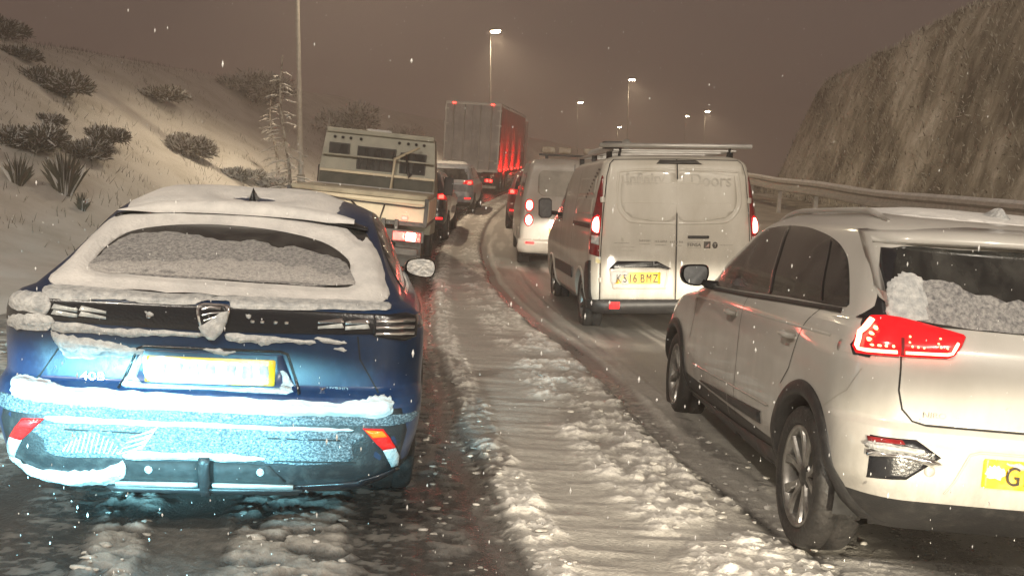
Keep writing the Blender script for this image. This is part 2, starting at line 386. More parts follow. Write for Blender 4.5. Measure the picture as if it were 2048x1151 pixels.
# ------------------------------------------------------------------ vehicle body: stacked plan outlines
class Body:
    """A closed shell given by plan outlines at rising heights. x forward from the rear axle, y left, z up."""
    def __init__(self, rows, dz=0.03, nr=12, nc=10, ns=64, nf=6):
        R = np.array(rows, float)          # z, xr, xf, w, ra, rb, bow, taper
        z0, z1 = R[0, 0], R[-1, 0]
        zs = list(np.arange(z0, z1 - 0.05, dz)) + list(np.linspace(z1-0.05, z1, 8))
        zs = sorted(set([round(z, 4) for z in zs] + [round(r, 4) for r in R[:, 0]]))
        self.zs = zs
        P = [pchip(R[:, 0], R[:, k], zs) for k in range(1, 8)]
        V = []
        for i, z in enumerate(zs):
            xr, xf, w, ra, rb, bow, tp = [p[i] for p in P]
            fa, fb = min(0.55, (xf-xr)*0.20), w*(0.55 if z < 1.0 else 0.34)
            half = []
            yc = w - tp - rb                                  # where the rear corner starts
            for k in range(nr):
                y = yc*k/nr; half.append((xr + bow*(y/max(w, .01))**2, y))
            xb = xr + bow*(yc/max(w, .01))**2
            for k in range(nc):
                t = math.pi/2*k/nc; half.append((xb + ra*(1-math.cos(t)), yc + rb*math.sin(t)))
            xs0, xs1 = xb + ra, xf - fa
            for k in range(ns):
                s = k/ns; x = xs0 + (xs1-xs0)*s
                y = w - tp*(1-s)**2*1.0 if s < 1 else w
                y = w - tp*max(0.0, 1-s*2.2)**2
                half.append((x, y))
            for k in range(nc):
                t = math.pi/2*k/nc; half.append((xs1 + fa*math.sin(t), w - fb*(1-math.cos(t))))
            for k in range(nf+1):
                y = (w-fb)*(1-k/nf); half.append((xf, y))
            ring = [(x, y, z) for x, y in half] + [(x, -y, z) for x, y in reversed(half[1:-1])]
            V.append(ring)
        self.n = len(V[0]); self.V = np.array(V)
        self.wells = []

    def build(self, name, m, parent, wells=(), smooth_top=True, lower=None):
        V = self.V.copy(); nz, n, _ = V.shape
        flat = V.reshape(-1, 3)
        Fc = []
        for i in range(nz-1):
            for k in range(n):
                k2 = (k+1) % n
                Fc.append((i*n+k, (i+1)*n+k, (i+1)*n+k2, i*n+k2))
        Fc = np.array(Fc)
        keep = np.ones(len(Fc), bool)
        for (wx, wz, wr) in wells:
            d = np.hypot(flat[:, 0]-wx, flat[:, 2]-wz)
            ins = (d < wr) & (np.abs(flat[:, 1]) > 0.45)
            fi = ins[Fc]
            keep &= ~(fi.sum(1) >= 3)
            mixed = (fi.sum(1) > 0) & (fi.sum(1) < 4)
            ids = np.unique(Fc[mixed][fi[mixed]])
            for q in ids:
                dd = d[q] + 1e-6
                flat[q, 0] = wx + (flat[q, 0]-wx)*wr/dd; flat[q, 2] = wz + (flat[q, 2]-wz)*wr/dd
        full = Fc.tolist()
        verts = flat.tolist()
        top = list(range((nz-1)*n, nz*n))
        c = np.mean(flat[top], axis=0); verts.append(c.tolist())
        fan = [(top[(k+1) % n], top[k], len(verts)-1) for k in range(n)]
        b = [len(verts), ]
        cb = np.mean(flat[:n], axis=0); verts.append(cb.tolist())
        bot = [(k, (k+1) % n, len(verts)-1) for k in range(n)]
        self.bvh = BVHTree.FromPolygons([Vector(v) for v in verts], [tuple(f) for f in full] + fan, all_triangles=False)
        faces = [tuple(f[::-1]) for f, k in zip(full, keep) if k] + [tuple(f[::-1]) for f in fan] + [tuple(f[::-1]) for f in bot]
        o = mesh_obj(name, verts, faces, [m, black_plastic] if lower else m, parent, smooth=True)
        if lower:
            va = np.array(verts)[:, 2]
            o.data.polygons.foreach_set('material_index', [1 if va[list(f)].mean() < lower else 0 for f in faces])
        self.obj = o
        return o

    def hit(self, axis, u, v, off=0.0):
        if axis == 'rear': o, d = Vector((-6, u, v)), Vector((1, 0, 0))
        elif axis == 'left': o, d = Vector((u, 6, v)), Vector((0, -1, 0))
        elif axis == 'right': o, d = Vector((u, -6, v)), Vector((0, 1, 0))
        else: o, d = Vector((u, v, 6)), Vector((0, 0, -1))
        p, nrm, i, dist = self.bvh.ray_cast(o, d)
        if p is None:
            q = {'rear': Vector((-0.9, u, v)), 'left': Vector((u, 0.9, v)), 'right': Vector((u, -0.9, v)), 'top': Vector((u, v, 1.4))}[axis]
            p, nrm, i, dist = self.bvh.find_nearest(q)
        if nrm.dot(d) > 0: nrm = -nrm
        return p + nrm*off, nrm

    def patch(self, name, loop, m, parent, axis='rear', off=0.002, thick=0.0, fall=0.03, cell=0.05, holes=(), noise=0.0, nfreq=18.0, seed=1, label=None, depth=0.012, smooth=True, push=None, soft=True):
        loops = [[Vector((p[0], p[1], 0)) for p in loop]] + [[Vector((p[0], p[1], 0)) for p in h] for h in holes]
        tris = tessellate_polygon(loops)
        pts = [p for L in loops for p in L]
        bm = bmesh.new()
        bv = [bm.verts.new(p) for p in pts]
        for t in tris:
            try: bm.faces.new([bv[i] for i in t])
            except ValueError: pass
        bmesh.ops.remove_doubles(bm, verts=bm.verts, dist=1e-5)
        us = [p.x for p in pts]; vs = [p.y for p in pts]
        for lo_, hi_, nrm in ((min(us), max(us), (1, 0, 0)), (min(vs), max(vs), (0, 1, 0))):
            c = lo_ + cell*0.5
            while c < hi_:
                bmesh.ops.bisect_plane(bm, geom=bm.verts[:]+bm.edges[:]+bm.faces[:], plane_co=Vector(nrm)*c, plane_no=nrm, dist=1e-6)
                c += cell
        bmesh.ops.remove_doubles(bm, verts=bm.verts, dist=1e-5)
        P = np.array([(v.co.x, v.co.y) for v in bm.verts])
        if thick or noise:
            d = edge_dist([[(p.x, p.y) for p in L] for L in loops], P)
            g = np.clip(d/fall, 0, 1); g = g*g*(3-2*g) if soft else np.sqrt(1-(1-g)**2)
            hgt = thick*g
            if noise: hgt = hgt + noise*g*(fbm(P[:, 0]*nfreq, P[:, 1]*nfreq, seed, 3)-0.45)*2
        else: hgt = np.zeros(len(P))
        for v in bm.faces: v.normal_update()
        for v, (a, b), h in zip(bm.verts, P, hgt):
            p, nrm = self.hit(axis, a, b, 0)
            if push is not None: p = p + Vector(push)
            v.co = p + nrm*(off + h)
        # skirt, so that the piece has thickness
        be = [e for e in bm.edges if len(e.link_faces) == 1]
        r = bmesh.ops.extrude_edge_only(bm, edges=be)
        nv = [g for g in r['geom'] if isinstance(g, bmesh.types.BMVert)]
        ax = {'rear': Vector((1, 0, 0)), 'left': Vector((0, -1, 0)), 'right': Vector((0, 1, 0)), 'top': Vector((0, 0, -1))}[axis]
        for v in nv: v.co += ax*depth
        bmesh.ops.recalc_face_normals(bm, faces=bm.faces)
        # make sure the front faces outward
        f0 = max(bm.faces, key=lambda f: f.calc_area())
        if f0.normal.dot(ax) > 0: bmesh.ops.reverse_faces(bm, faces=bm.faces)
        return bm_obj(name, bm, m, parent, smooth=smooth, label=label)

    def strip(self, name, line, width, m, parent, axis='rear', off=0.0015, step=0.03, closed=False, label=None, h=0.0):
        """a narrow band laid on the surface along a polyline given in the projection plane"""
        L = [np.array(p, float) for p in line]
        if closed: L.append(L[0])
        pts = []
        for a, b in zip(L[:-1], L[1:]):
            k = max(1, int(np.hypot(*(b-a))/step))
            pts += [a + (b-a)*i/k for i in range(k)]
        pts.append(L[-1])
        V, Fc = [], []
        N = len(pts)
        for i, p in enumerate(pts):
            t = pts[min(i+1, N-1)] - pts[max(i-1, 0)]
            t = t/(np.linalg.norm(t)+1e-9); nn = np.array([-t[1], t[0]])
            for s, hh in ((-0.5, 0), (-0.2, 1), (0.2, 1), (0.5, 0)):
                q = p + nn*width*s
                co, nrm = self.hit(axis, q[0], q[1], off + h*hh)
                V.append(co)
        for i in range(N-1):
            for k in range(3):
                Fc.append((i*4+k, i*4+k+1, (i+1)*4+k+1, (i+1)*4+k))
        return mesh_obj(name, V, Fc, m, parent, smooth=True, label=label)

def rect(u0, u1, v0, v1, r=0.0, n=4):
    if r <= 0: return [(u0, v0), (u1, v0), (u1, v1), (u0, v1)]
    out = []
    for cx, cy, a in ((u1-r, v1-r, 0), (u0+r, v1-r, 90), (u0+r, v0+r, 180), (u1-r, v0+r, 270)):
        for k in range(n+1):
            t = math.radians(a + 90*k/n); out.append((cx+r*math.cos(t), cy+r*math.sin(t)))
    return out

def shift(poly, du, dv): return [(p[0]+du, p[1]+dv) for p in poly]
def flip(poly): return [(-p[0], p[1]) for p in poly]

def rear_text(name, s, y, z, x, size, m, parent, sx=1.0, tilt=0.0, extrude=0.0012, label=None):
    """lettering on a rear panel, centred at y, baseline z"""
    cu = bpy.data.curves.new(name, 'FONT'); cu.body = s; cu.size = size; cu.align_x = 'CENTER'; cu.extrude = extrude
    tmp = bpy.data.objects.new('tmp', cu); COL.objects.link(tmp)
    bpy.context.view_layer.update()
    me = bpy.data.meshes.new_from_object(tmp.evaluated_get(bpy.context.evaluated_depsgraph_get()))
    bpy.data.objects.remove(tmp); bpy.data.curves.remove(cu)
    me.name = name; me.materials.clear(); me.materials.append(m)
    o = bpy.data.objects.new(name, me)
    a = Vector((0, -math.cos(tilt), -math.sin(tilt))); b = Vector((0, -math.sin(tilt), math.cos(tilt)))
    mm = Matrix((a*sx, b, a.cross(b))).transposed().to_4x4(); mm.translation = (x, y, z)
    COL.objects.link(o); o.parent = parent; o.matrix_local = mm
    if label: o['label'] = label
    return o

# ------------------------------------------------------------------ wheels
def wheel_protos(R, W, rimR, style):
    """meshes of one wheel, outer side on +y"""
    tp = [(rimR, W*0.40), (rimR+0.012, W*0.47), (R*0.80, W*0.52), (R*0.93, W*0.49), (R*0.985, W*0.40), (R, W*0.25), (R, W*0.07), (R-0.008, W*0.06), (R-0.008, W*0.02), (R, W*0.01),
          (R, -W*0.25), (R*0.985, -W*0.40), (R*0.93, -W*0.49), (R*0.8, -W*0.52), (rimR, -W*0.42)]
    tyre = lathe_y(tp, 48)
    rim = lathe_y([(rimR+0.004, W*0.42), (rimR+0.004, W*0.45), (rimR-0.006, W*0.455), (rimR-0.016, W*0.43), (rimR-0.022, W*0.3), (rimR-0.03, -W*0.35), (rimR, -W*0.42)], 48)
    back = lathe_y([(0.001, -W*0.02), (0.13, -W*0.02), (0.135, W*0.03), (0.155, W*0.03), (0.155, -W*0.05), (rimR-0.03, -W*0.10)], 32)
    hub = lathe_y([(0.001, W*0.37), (0.028, W*0.37), (0.034, W*0.35), (0.065, W*0.30), (0.07, W*0.10)], 24)
    spokes = []
    ns = {'twin': 5, 'plain': 6}[style]
    for k in range(ns):
        a = 2*math.pi*k/ns + math.pi/2 + 0.1
        sides = (-1, 1) if style == 'twin' else (0,)
        for s in sides:
            V, Fc = [], []
            K = 7
            for i in range(K):
                t = i/(K-1); r = 0.045 + (rimR-0.055)*t
                ang = a + s*(0.10 + 0.20*t**0.8) + (0.07*math.sin(t*3) if style == 'twin' else 0)
                hw = (0.019 - 0.006*math.sin(t*math.pi) + 0.008*t*t) if style == 'twin' else 0.03
                yo = W*(0.33 + 0.09*t)
                c, sn = math.cos(ang), math.sin(ang)
                for q, yy in ((-hw, yo-0.012), (-hw*0.75, yo), (hw*0.75, yo), (hw, yo-0.012), (hw*0.8, yo-0.035), (-hw*0.8, yo-0.035)):
                    V.append((r*c - q*sn, yy, r*sn + q*c))
            for i in range(K-1):
                for j in range(6):
                    j2 = (j+1) % 6
                    Fc.append((i*6+j, i*6+j2, (i+1)*6+j2, (i+1)*6+j))
            Fc.append(tuple(range(5, -1, -1))); Fc.append(tuple((K-1)*6+j for j in range(6)))
            spokes.append((V, Fc))
    return tyre, rim, back, hub, spokes

def make_wheel(parent, x, y, z, R=0.33, W=0.22, rimR=0.225, style='twin', spin=0.0, spoke_mat=None):
    tyre, rim, back, hub, spokes = wheel_protos(R, W, rimR, style)
    w = mesh_obj('wheel', *back, rim_dark, parent, smooth=True)
    w.location = (x, y, z)
    if y < 0: w.rotation_euler = (0, 0, math.pi)
    mesh_obj('tyre', *tyre, rubber, w, smooth=True)
    mesh_obj('rim', *rim, rim_metal, w, smooth=True)
    mesh_obj('hub_cap', *hub, rim_dark, w, smooth=True)
    for V, Fc in spokes: mesh_obj('spoke', V, Fc, spoke_mat or rim_metal, w)
    return w

def copy_wheel(w, x, y, z, ry=0.0):
    c = w.copy(); COL.objects.link(c); c.parent = w.parent
    c.location = (x, y, z); c.rotation_euler = (0, ry, math.pi if y < 0 else 0)
    for ch in w.children:
        d = ch.copy(); COL.objects.link(d); d.parent = c
    return c

def arch_trim(body, parent, wx, wz, R, side, width=0.06, a0=-11, a1=191, m=None, name='wheel_arch_trim', thick=0.014):
    """a band round a wheel opening with a lip turned inward"""
    V, Fc = [], []
    K = 40
    ax = 'left' if side > 0 else 'right'
    for i in range(K+1):
        t = math.radians(a0 + (a1-a0)*i/K)
        c, s = math.cos(t), math.sin(t)
        base = []
        for r in (R+width, R+width*0.9, R+width*0.2, R-0.004):
            p, nrm = body.hit(ax, wx + r*c, wz + r*s, 0)
            base.append(p)
        yy = base[2].y
        V.append(base[0]); V.append(base[1] + Vector((0, side*thick, 0))); V.append(base[2] + Vector((0, side*thick*1.3, 0)))
        V.append(Vector((wx+(R-0.006)*c, yy+side*thick*0.9, wz+(R-0.006)*s)))
        V.append(Vector((wx+(R-0.004)*c, yy-side*0.12, wz+(R-0.004)*s)))
    for i in range(K):
        for k in range(4):
            f = (i*5+k, i*5+k+1, (i+1)*5+k+1, (i+1)*5+k)
            Fc.append(f if side > 0 else f[::-1])
    return mesh_obj(name, V, Fc, m or black_plastic, parent, smooth=True)

def wheel_well(parent, wx, wz, R, side, y0=0.86, y1=0.55):
    prof = [(R+0.01, side*y0), (R+0.01, side*y1), (0.02, side*y1)]
    V, Fc = lathe_y(prof, 32)
    V = [(x+wx, y, z+wz) for x, y, z in V]
    keep = [f for f in Fc if sum(V[i][2] for i in f)/len(f) > wz-0.04]
    return mesh_obj('wheel_well', V, keep, gap_mat, parent, smooth=True)

# ------------------------------------------------------------------ the lie of the land
XK = [-60, -10, 0, 4.1, 6.4, 9, 12, 17, 22, 27, 33, 45, 58, 80, 90, 120, 165, 220]
XV = [20, 4.2, 1.6, 0.76, 0.34, 0.02, -0.39, -0.9, -1.15, -1.2, -1.0, 0.0, 1.5, 3.7, 5.0, 11.8, 21.5, 38]
def xc(Y): return pchip(XK, XV, Y)
def rise(Y):
    Y = np.asarray(Y, float)
    r = 0.044*(np.sqrt((Y-15.5)**2+9)+(Y-15.5))/2
    return np.where(Y > 70, 2.4 + 0.02*(np.minimum(Y, 160)-70), r) * 1.0

def slush(u, Y):
    """height of trodden snow over the tarmac and how snowy the surface is (0 wet tarmac, 1 clean snow)"""
    Yp = np.log(np.maximum(Y, 1.0)) * 5          # texture size keeps up with the visible detail
    w1 = (fbm(Y*0.8, u*0.6, 3, 3)-0.5)*0.30
    uu = u + w1*0.35
    hw = pchip([2, 6.4, 9, 12, 17, 25, 60], [0.66, 0.60, 0.64, 0.52, 0.42, 0.38, 0.5], Y)
    lump = 0.62*fbm(u*10, Y*14, 11, 4) + 0.38*(1-2*np.abs(fbm(u*13, Y*19, 15, 3)-0.5)*1.6)
    lump = (lump-0.60)*1.5+0.5
    ripple = fbm(u*2.6, Y*17, 21, 3)
    big = fbm(u*2.3, Y*2.6, 31, 3)
    fine = fbm(u*30, Y*36, 41, 3)
    # the strip of snow left between the lanes
    s = band(uu, -hw, hw, 0.07)
    edge = band(uu, -hw, -hw+0.22, 0.06) + band(uu, hw*0.05, hw, 0.12)*sst(0.42, 0.6, big+0.12*(Y < 9)) + 0.5*band(uu, hw-0.2, hw+0.03, 0.06)
    edge = np.clip(edge, 0, 1)
    h = 0.020*s + s*0.020*(ripple-0.3) + edge*(0.034*np.clip(lump-0.40, 0, 1)*2.2 + 0.010)
    sn = s*(0.40+0.26*ripple+0.10*(fine-0.5)) + edge*(0.10 + 0.62*sst(0.42, 0.66, lump))
    # fringe of broken clods beyond the strip on both sides
    fr = (band(uu, hw, hw+0.42, 0.12)*sst(0.50, 0.58, lump)*sst(2, 0.3, 0*Y)*(1-sst(7.5, 10, Y)) + band(uu, -hw-0.10, -hw, 0.05)*sst(0.5, 0.6, lump))
    h = h + fr*0.014*lump; sn = np.maximum(sn, fr*0.52)
    # narrow ridge left by the wheels on the right of the strip
    r2 = band(uu, 0.98, 1.06, 0.05)*sst(6.5, 8, Y)*(1-sst(16, 22, Y)); h = h + 0.018*r2*(0.5+lump); sn = np.maximum(sn, 0.45*r2)
    # left lane: two wheel tracks, a smooth middle slot, broken slush between
    uw = uu + 0.22*(fbm(u*2.5, Y*3.5, 71, 4)-0.5)
    rub = (band(uw, -2.52, -2.26, 0.07) + band(uw, -1.92, -1.38, 0.08) + 0.55*band(uw, -1.04, -0.80, 0.06))*(1-sst(14, 20, Y)*0.6)
    clod = sst(0.42, 0.54, fbm(u*7.5, Y*17, 51, 4))
    h = h + rub*(0.010 + 0.034*clod*(0.35+lump)); sn = np.maximum(sn, rub*(0.12 + 0.46*clod*(0.5+0.5*lump)))
    slot = band(uu, -2.28, -1.92, 0.04); sn = np.maximum(sn, slot*0.20); h = h + slot*0.012
    shoulder = 1 - sst(-3.35, -3.0, uu)
    h = h + shoulder*(0.02+0.03*lump*sst(0.45, 0.6, big+0.1)); sn = np.maximum(sn, shoulder*(0.30+0.42*sst(0.4, 0.58, lump)))
    mid = band(uu, -0.78, -0.63, 0.04); sn = np.maximum(sn, mid*0.16)
    trk = band(uu, -1.38, -1.04, 0.05) + band(uu, -2.92, -2.54, 0.05)
    h = h + 0.008*trk*lump; sn = np.maximum(sn, trk*(0.05+0.22*sst(0.45, 0.62, lump)))
    far = sst(14, 24, Y)
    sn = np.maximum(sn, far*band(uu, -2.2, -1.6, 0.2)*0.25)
    # right lane: smooth grey slush with drawn-out tyre streaks
    rl = sst(hw, hw+0.12, uu)
    streak = fbm(u*7, Y*0.5, 61, 3)
    base = 0.30 + 0.20*sst(0.40, 0.64, streak) + 0.10*(ripple-0.5) + 0.10*(big-0.5)
    tr = band(uu, 1.15, 1.5, 0.10) + band(uu, 2.7, 3.1, 0.1)
    under = band(u, 1.1, 3.6, 0.25)*(1-sst(4.0, 7.5, Y))  # shade beneath the white car worked into the slush tone
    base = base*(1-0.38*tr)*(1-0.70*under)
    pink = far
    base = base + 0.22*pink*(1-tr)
    rut = band(uu, hw+0.04, hw+0.20, 0.03)*sst(5.5, 7.0, Y)*(1-sst(20, 26, Y)); base = base*(1-0.5*rut)
    rim_ = band(uu, hw+0.23, hw+0.29, 0.03)*sst(5.5, 7.0, Y)*(1-sst(20, 26, Y))*(0.4+lump); base = base + 0.22*rim_
    h = h - 0.012*rut + 0.014*rim_
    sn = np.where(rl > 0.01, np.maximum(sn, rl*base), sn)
    h = h + rl*0.006*streak + rl*0.004*ripple
    rs = sst(3.4, 3.9, uu); h = h + rs*(0.02+0.03*lump); sn = np.maximum(sn, rs*0.6)
    h = h + 0.003*fine*sn
    return h, np.clip(sn, 0, 1)

def ground(X, Y, detail=True):
    X = np.asarray(X, float); Y = np.asarray(Y, float)
    u = X - xc(Y)
    z = rise(Y)
    h, sn = slush(u, Y)
    onroad = band(u, -4.6, 4.6, 0.4)
    z = z + h*onroad
    d = -u
    z = z + 0.10*sst(3.6, 5.5, d) + (1-onroad)*0.05*(fbm(X*1.3, Y*1.3, 5, 3)-0.5)
    hb = 5.4 + 0.9*(fbm(Y*0.06, 0*Y, 8, 2)-0.5)*2
    hill = sst(0, 1, (d-hb)/12.0)
    hh = 5.4*hill*(0.9+0.2*fbm(X*0.11, Y*0.09, 9, 3))
    z = z + np.where(hh > 3.2, 3.2 + 1.3*(1-np.exp(-(hh-3.2)/1.3)), hh) + hill*(1-hill)*0.9*(fbm(X*0.35, Y*0.3, 10, 3)-0.5)
    z = z + 0.6*sst(5.2, 8.5, d)*sst(14, 24, Y)
    # right: verge, then the cutting which ends in a nose near Y = 41
    z = z + 0.78*sst(4.4, 6.9, u)
    crest = sst(9.9, 11.9, X)*(1-sst(39.6, 42.0, Y + 1.2*(fbm(X*0.5, Y*0.3, 12, 2)-0.5)))
    bump = fbm(X*1.1+Y*0.5, Y*0.8, 14, 4)-0.5
    z = z + crest*(5.9 - 0.10*(np.clip(Y, 10, 42)-25)) + crest*(1.02-crest)*4*0.55*bump*1.0 + crest*0.28*(fbm(X*1.7, Y*1.5, 15, 4)-0.5)
    return z

def grid_mesh(name, xs_of, Ys, m, kind='structure', label=None, ncols=None, attr=False, dz=0.0):
    V, A = [], []
    cols = None
    Xg = np.array([xs_of(y) for y in Ys]); Yg = np.repeat(np.array(Ys)[:, None], Xg.shape[1], 1)
    Z = ground(Xg, Yg) + dz
    nr, nc = Xg.shape
    me = bpy.data.meshes.new(name)
    co = np.stack([Xg, Yg, Z], -1).reshape(-1, 3)
    me.vertices.add(nr*nc); me.vertices.foreach_set('co', co.ravel())
    i = np.arange(nr-1)[:, None]*nc + np.arange(nc-1)[None, :]
    q = np.stack([i, i+1, i+1+nc, i+nc], -1).reshape(-1, 4)
    me.loops.add(q.size); me.loops.foreach_set('vertex_index', q.ravel())
    me.polygons.add(len(q)); me.polygons.foreach_set('loop_start', np.arange(len(q))*4)
    me.update(calc_edges=True)
    me.polygons.foreach_set('use_smooth', np.ones(len(q), bool))
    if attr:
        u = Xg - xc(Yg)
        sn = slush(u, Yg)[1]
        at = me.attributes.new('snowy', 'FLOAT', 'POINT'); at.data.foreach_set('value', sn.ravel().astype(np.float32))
    me.materials.append(m)
    me.validate()
    o = bpy.data.objects.new(name, me); COL.objects.link(o)
    o['kind'] = kind
    if label: o['label'] = label
    return o

def road_material():
    m = bpy.data.materials.new('slushy_road'); m.use_nodes = True
    nt = m.node_tree; b = nt.nodes['Principled BSDF']
    at = nt.nodes.new('ShaderNodeAttribute'); at.attribute_name = 'snowy'
    tc = nt.nodes.new('ShaderNodeTexCoord')
    n = nt.nodes.new('ShaderNodeTexNoise'); n.inputs['Scale'].default_value = 26; n.inputs['Detail'].default_value = 6; n.inputs['Roughness'].default_value = 0.65
    nt.links.new(tc.outputs['Object'], n.inputs['Vector'])
    ma = nt.nodes.new('ShaderNodeMath'); ma.operation = 'MULTIPLY_ADD'; ma.inputs[1].default_value = 0.42; ma.inputs[2].default_value = -0.21
    nt.links.new(n.outputs['Fac'], ma.inputs[0])
    ad = nt.nodes.new('ShaderNodeMath'); ad.operation = 'ADD'; nt.links.new(at.outputs['Fac'], ad.inputs[0]); nt.links.new(ma.outputs[0], ad.inputs[1])
    cr_ = nt.nodes.new('ShaderNodeValToRGB')
    e = cr_.color_ramp.elements
    e[0].position = 0.0; e[0].color = (0.038, 0.036, 0.034, 1)
    e[1].position = 1.0; e[1].color = (0.76, 0.735, 0.69, 1)
    for p, c in ((0.14, (0.085, 0.082, 0.078, 1)), (0.34, (0.22, 0.21, 0.195, 1)), (0.6, (0.44, 0.42, 0.385, 1))):
        el = e.new(p); el.color = c
    nt.links.new(ad.outputs[0], cr_.inputs[0]); nt.links.new(cr_.outputs[0], b.inputs['Base Color'])
    rr = nt.nodes.new('ShaderNodeMapRange'); rr.inputs['From Max'].default_value = 0.6; rr.inputs['To Min'].default_value = 0.16; rr.inputs['To Max'].default_value = 0.72
    nt.links.new(ad.outputs[0], rr.inputs['Value']); nt.links.new(rr.outputs[0], b.inputs['Roughness'])
    n2 = nt.nodes.new('ShaderNodeTexNoise'); n2.inputs['Scale'].default_value = 70; n2.inputs['Detail'].default_value = 4
    nt.links.new(tc.outputs['Object'], n2.inputs['Vector'])
    bp = nt.nodes.new('ShaderNodeBump'); bp.inputs['Strength'].default_value = 0.5; bp.inputs['Distance'].default_value = 0.012
    nt.links.new(n2.outputs['Fac'], bp.inputs['Height']); nt.links.new(bp.outputs[0], b.inputs['Normal'])
    return m

rows = [2.2]
while rows[-1] < 62: rows.append(rows[-1] + max(0.014, rows[-1]*0.0042))
rows = [-20, -10, -4, 0, 1.2] + rows
while rows[-1] < 205: rows.append(rows[-1]*1.03)
ucols = np.concatenate([np.linspace(-5.0, -3.2, 40)[:-1], np.linspace(-3.2, 1.7, 250)[:-1], np.linspace(1.7, 3.6, 60)[:-1], np.linspace(3.6, 5.0, 20)])
grid_mesh('road', lambda y: xc(y) + ucols, rows, road_material(), attr=True)

lr = list(np.arange(-20, 8, 2.0)) + list(np.arange(8, 60, 0.28)) + list(np.arange(60, 120, 1.5)) + list(np.arange(120, 206, 6))
lc = np.concatenate([-np.array([90, 70, 55, 45, 38]), np.linspace(-33, -4.9, 150)])
hill_mat = mat('hillside_snow', (0.68, 0.66, 0.62), 0.8, bump=0.5, bscale=3, color2=(0.50, 0.475, 0.42), nscale=0.9, lo=0.45, hi=0.75, ndetail=8)
grid_mesh('snowy_hillside', lambda y: xc(y) + lc, lr, hill_mat, dz=-0.006)

def cutting_material():
    m = bpy.data.materials.new('cutting_grass_snow'); m.use_nodes = True
    nt = m.node_tree; b = nt.nodes['Principled BSDF']; b.inputs['Roughness'].default_value = 0.9
    tc = nt.nodes.new('ShaderNodeTexCoord')
    mp = nt.nodes.new('ShaderNodeMapping'); mp.inputs['Rotation'].default_value = (0.0, 0.5, 0.6); mp.inputs['Scale'].default_value = (2.4, 1.6, 0.7)
    nt.links.new(tc.outputs['Object'], mp.inputs[0])
    n = nt.nodes.new('ShaderNodeTexNoise'); n.inputs['Scale'].default_value = 1.2; n.inputs['Detail'].default_value = 9; n.inputs['Roughness'].default_value = 0.68
    n.inputs['Distortion'].default_value = 0.4
    nt.links.new(mp.outputs[0], n.inputs['Vector'])
    n2 = nt.nodes.new('ShaderNodeTexNoise'); n2.inputs['Scale'].default_value = 0.35; n2.inputs['Detail'].default_value = 3
    nt.links.new(tc.outputs['Object'], n2.inputs['Vector'])
    ad = nt.nodes.new('ShaderNodeMath'); ad.operation = 'ADD'; nt.links.new(n.outputs['Fac'], ad.inputs[0]); nt.links.new(n2.outputs['Fac'], ad.inputs[1])
    r = nt.nodes.new('ShaderNodeValToRGB'); e = r.color_ramp.elements
    mr = nt.nodes.new('ShaderNodeMapRange'); mr.inputs['From Min'].default_value = 0.7; mr.inputs['From Max'].default_value = 1.35
    nt.links.new(ad.outputs[0], mr.inputs['Value'])
    e[0].position = 0.1; e[0].color = (0.12, 0.105, 0.075, 1); e[1].position = 0.9; e[1].color = (0.72, 0.69, 0.62, 1)
    el = e.new(0.45); el.color = (0.36, 0.325, 0.26, 1)
    el = e.new(0.62); el.color = (0.52, 0.48, 0.41, 1)
    nt.links.new(mr.outputs[0], r.inputs[0]); nt.links.new(r.outputs[0], b.inputs['Base Color'])
    bp = nt.nodes.new('ShaderNodeBump'); bp.inputs['Strength'].default_value = 0.9; bp.inputs['Distance'].default_value = 0.15
    nt.links.new(n.outputs['Fac'], bp.inputs['Height']); nt.links.new(bp.outputs[0], b.inputs['Normal'])
    return m

verge_mat = mat('verge_snow', (0.42, 0.385, 0.33), 0.8, bump=0.5, bscale=5, color2=(0.20, 0.18, 0.15), nscale=1.5, lo=0.4, hi=0.7, ndetail=8)
rr_ = list(np.arange(-20, 6, 2.0)) + list(np.arange(6, 50, 0.17)) + list(np.arange(50, 120, 1.5)) + list(np.arange(120, 206, 6))
grid_mesh('roadside_verge', lambda y: np.linspace(xc(y)+4.9, 8.05 if y < 44 else float(xc(y))+9.2, 26), rr_, verge_mat, dz=-0.006)
rc = np.concatenate([np.linspace(0, 6.5, 62), np.array([8, 11, 16, 24, 40, 60])])
grid_mesh('rocky_cutting', lambda y: (8.0 if y < 44 else float(xc(y))+9.15) + rc, rr_, cutting_material(), dz=-0.010)

# ------------------------------------------------------------------ haze: one closed box of thin snowy air
hz = mesh_obj('haze', [(x, y, z) for x in (-96, 140) for y in (-30, 215) for z in (-1.2, 21)],
              [(0, 1, 3, 2), (4, 6, 7, 5), (0, 4, 5, 1), (2, 3, 7, 6), (0, 2, 6, 4), (1, 5, 7, 3)], None)
hm = bpy.data.materials.new('haze_air'); hm.use_nodes = True
hn = hm.node_tree; hn.nodes.clear()
ho = hn.nodes.new('ShaderNodeOutputMaterial'); hv = hn.nodes.new('ShaderNodeVolumePrincipled')
hv.inputs['Color'].default_value = (0.94, 0.85, 0.79, 1); hv.inputs['Density'].default_value = 0.0062; hv.inputs['Anisotropy'].default_value = 0.35
hn.links.new(hv.outputs[0], ho.inputs['Volume'])
hz.data.materials.append(hm); hz['kind'] = 'stuff'; hz.visible_shadow = True

# ------------------------------------------------------------------ street lamps
def gz(x, y): return float(ground(np.array([x]), np.array([y]))[0])

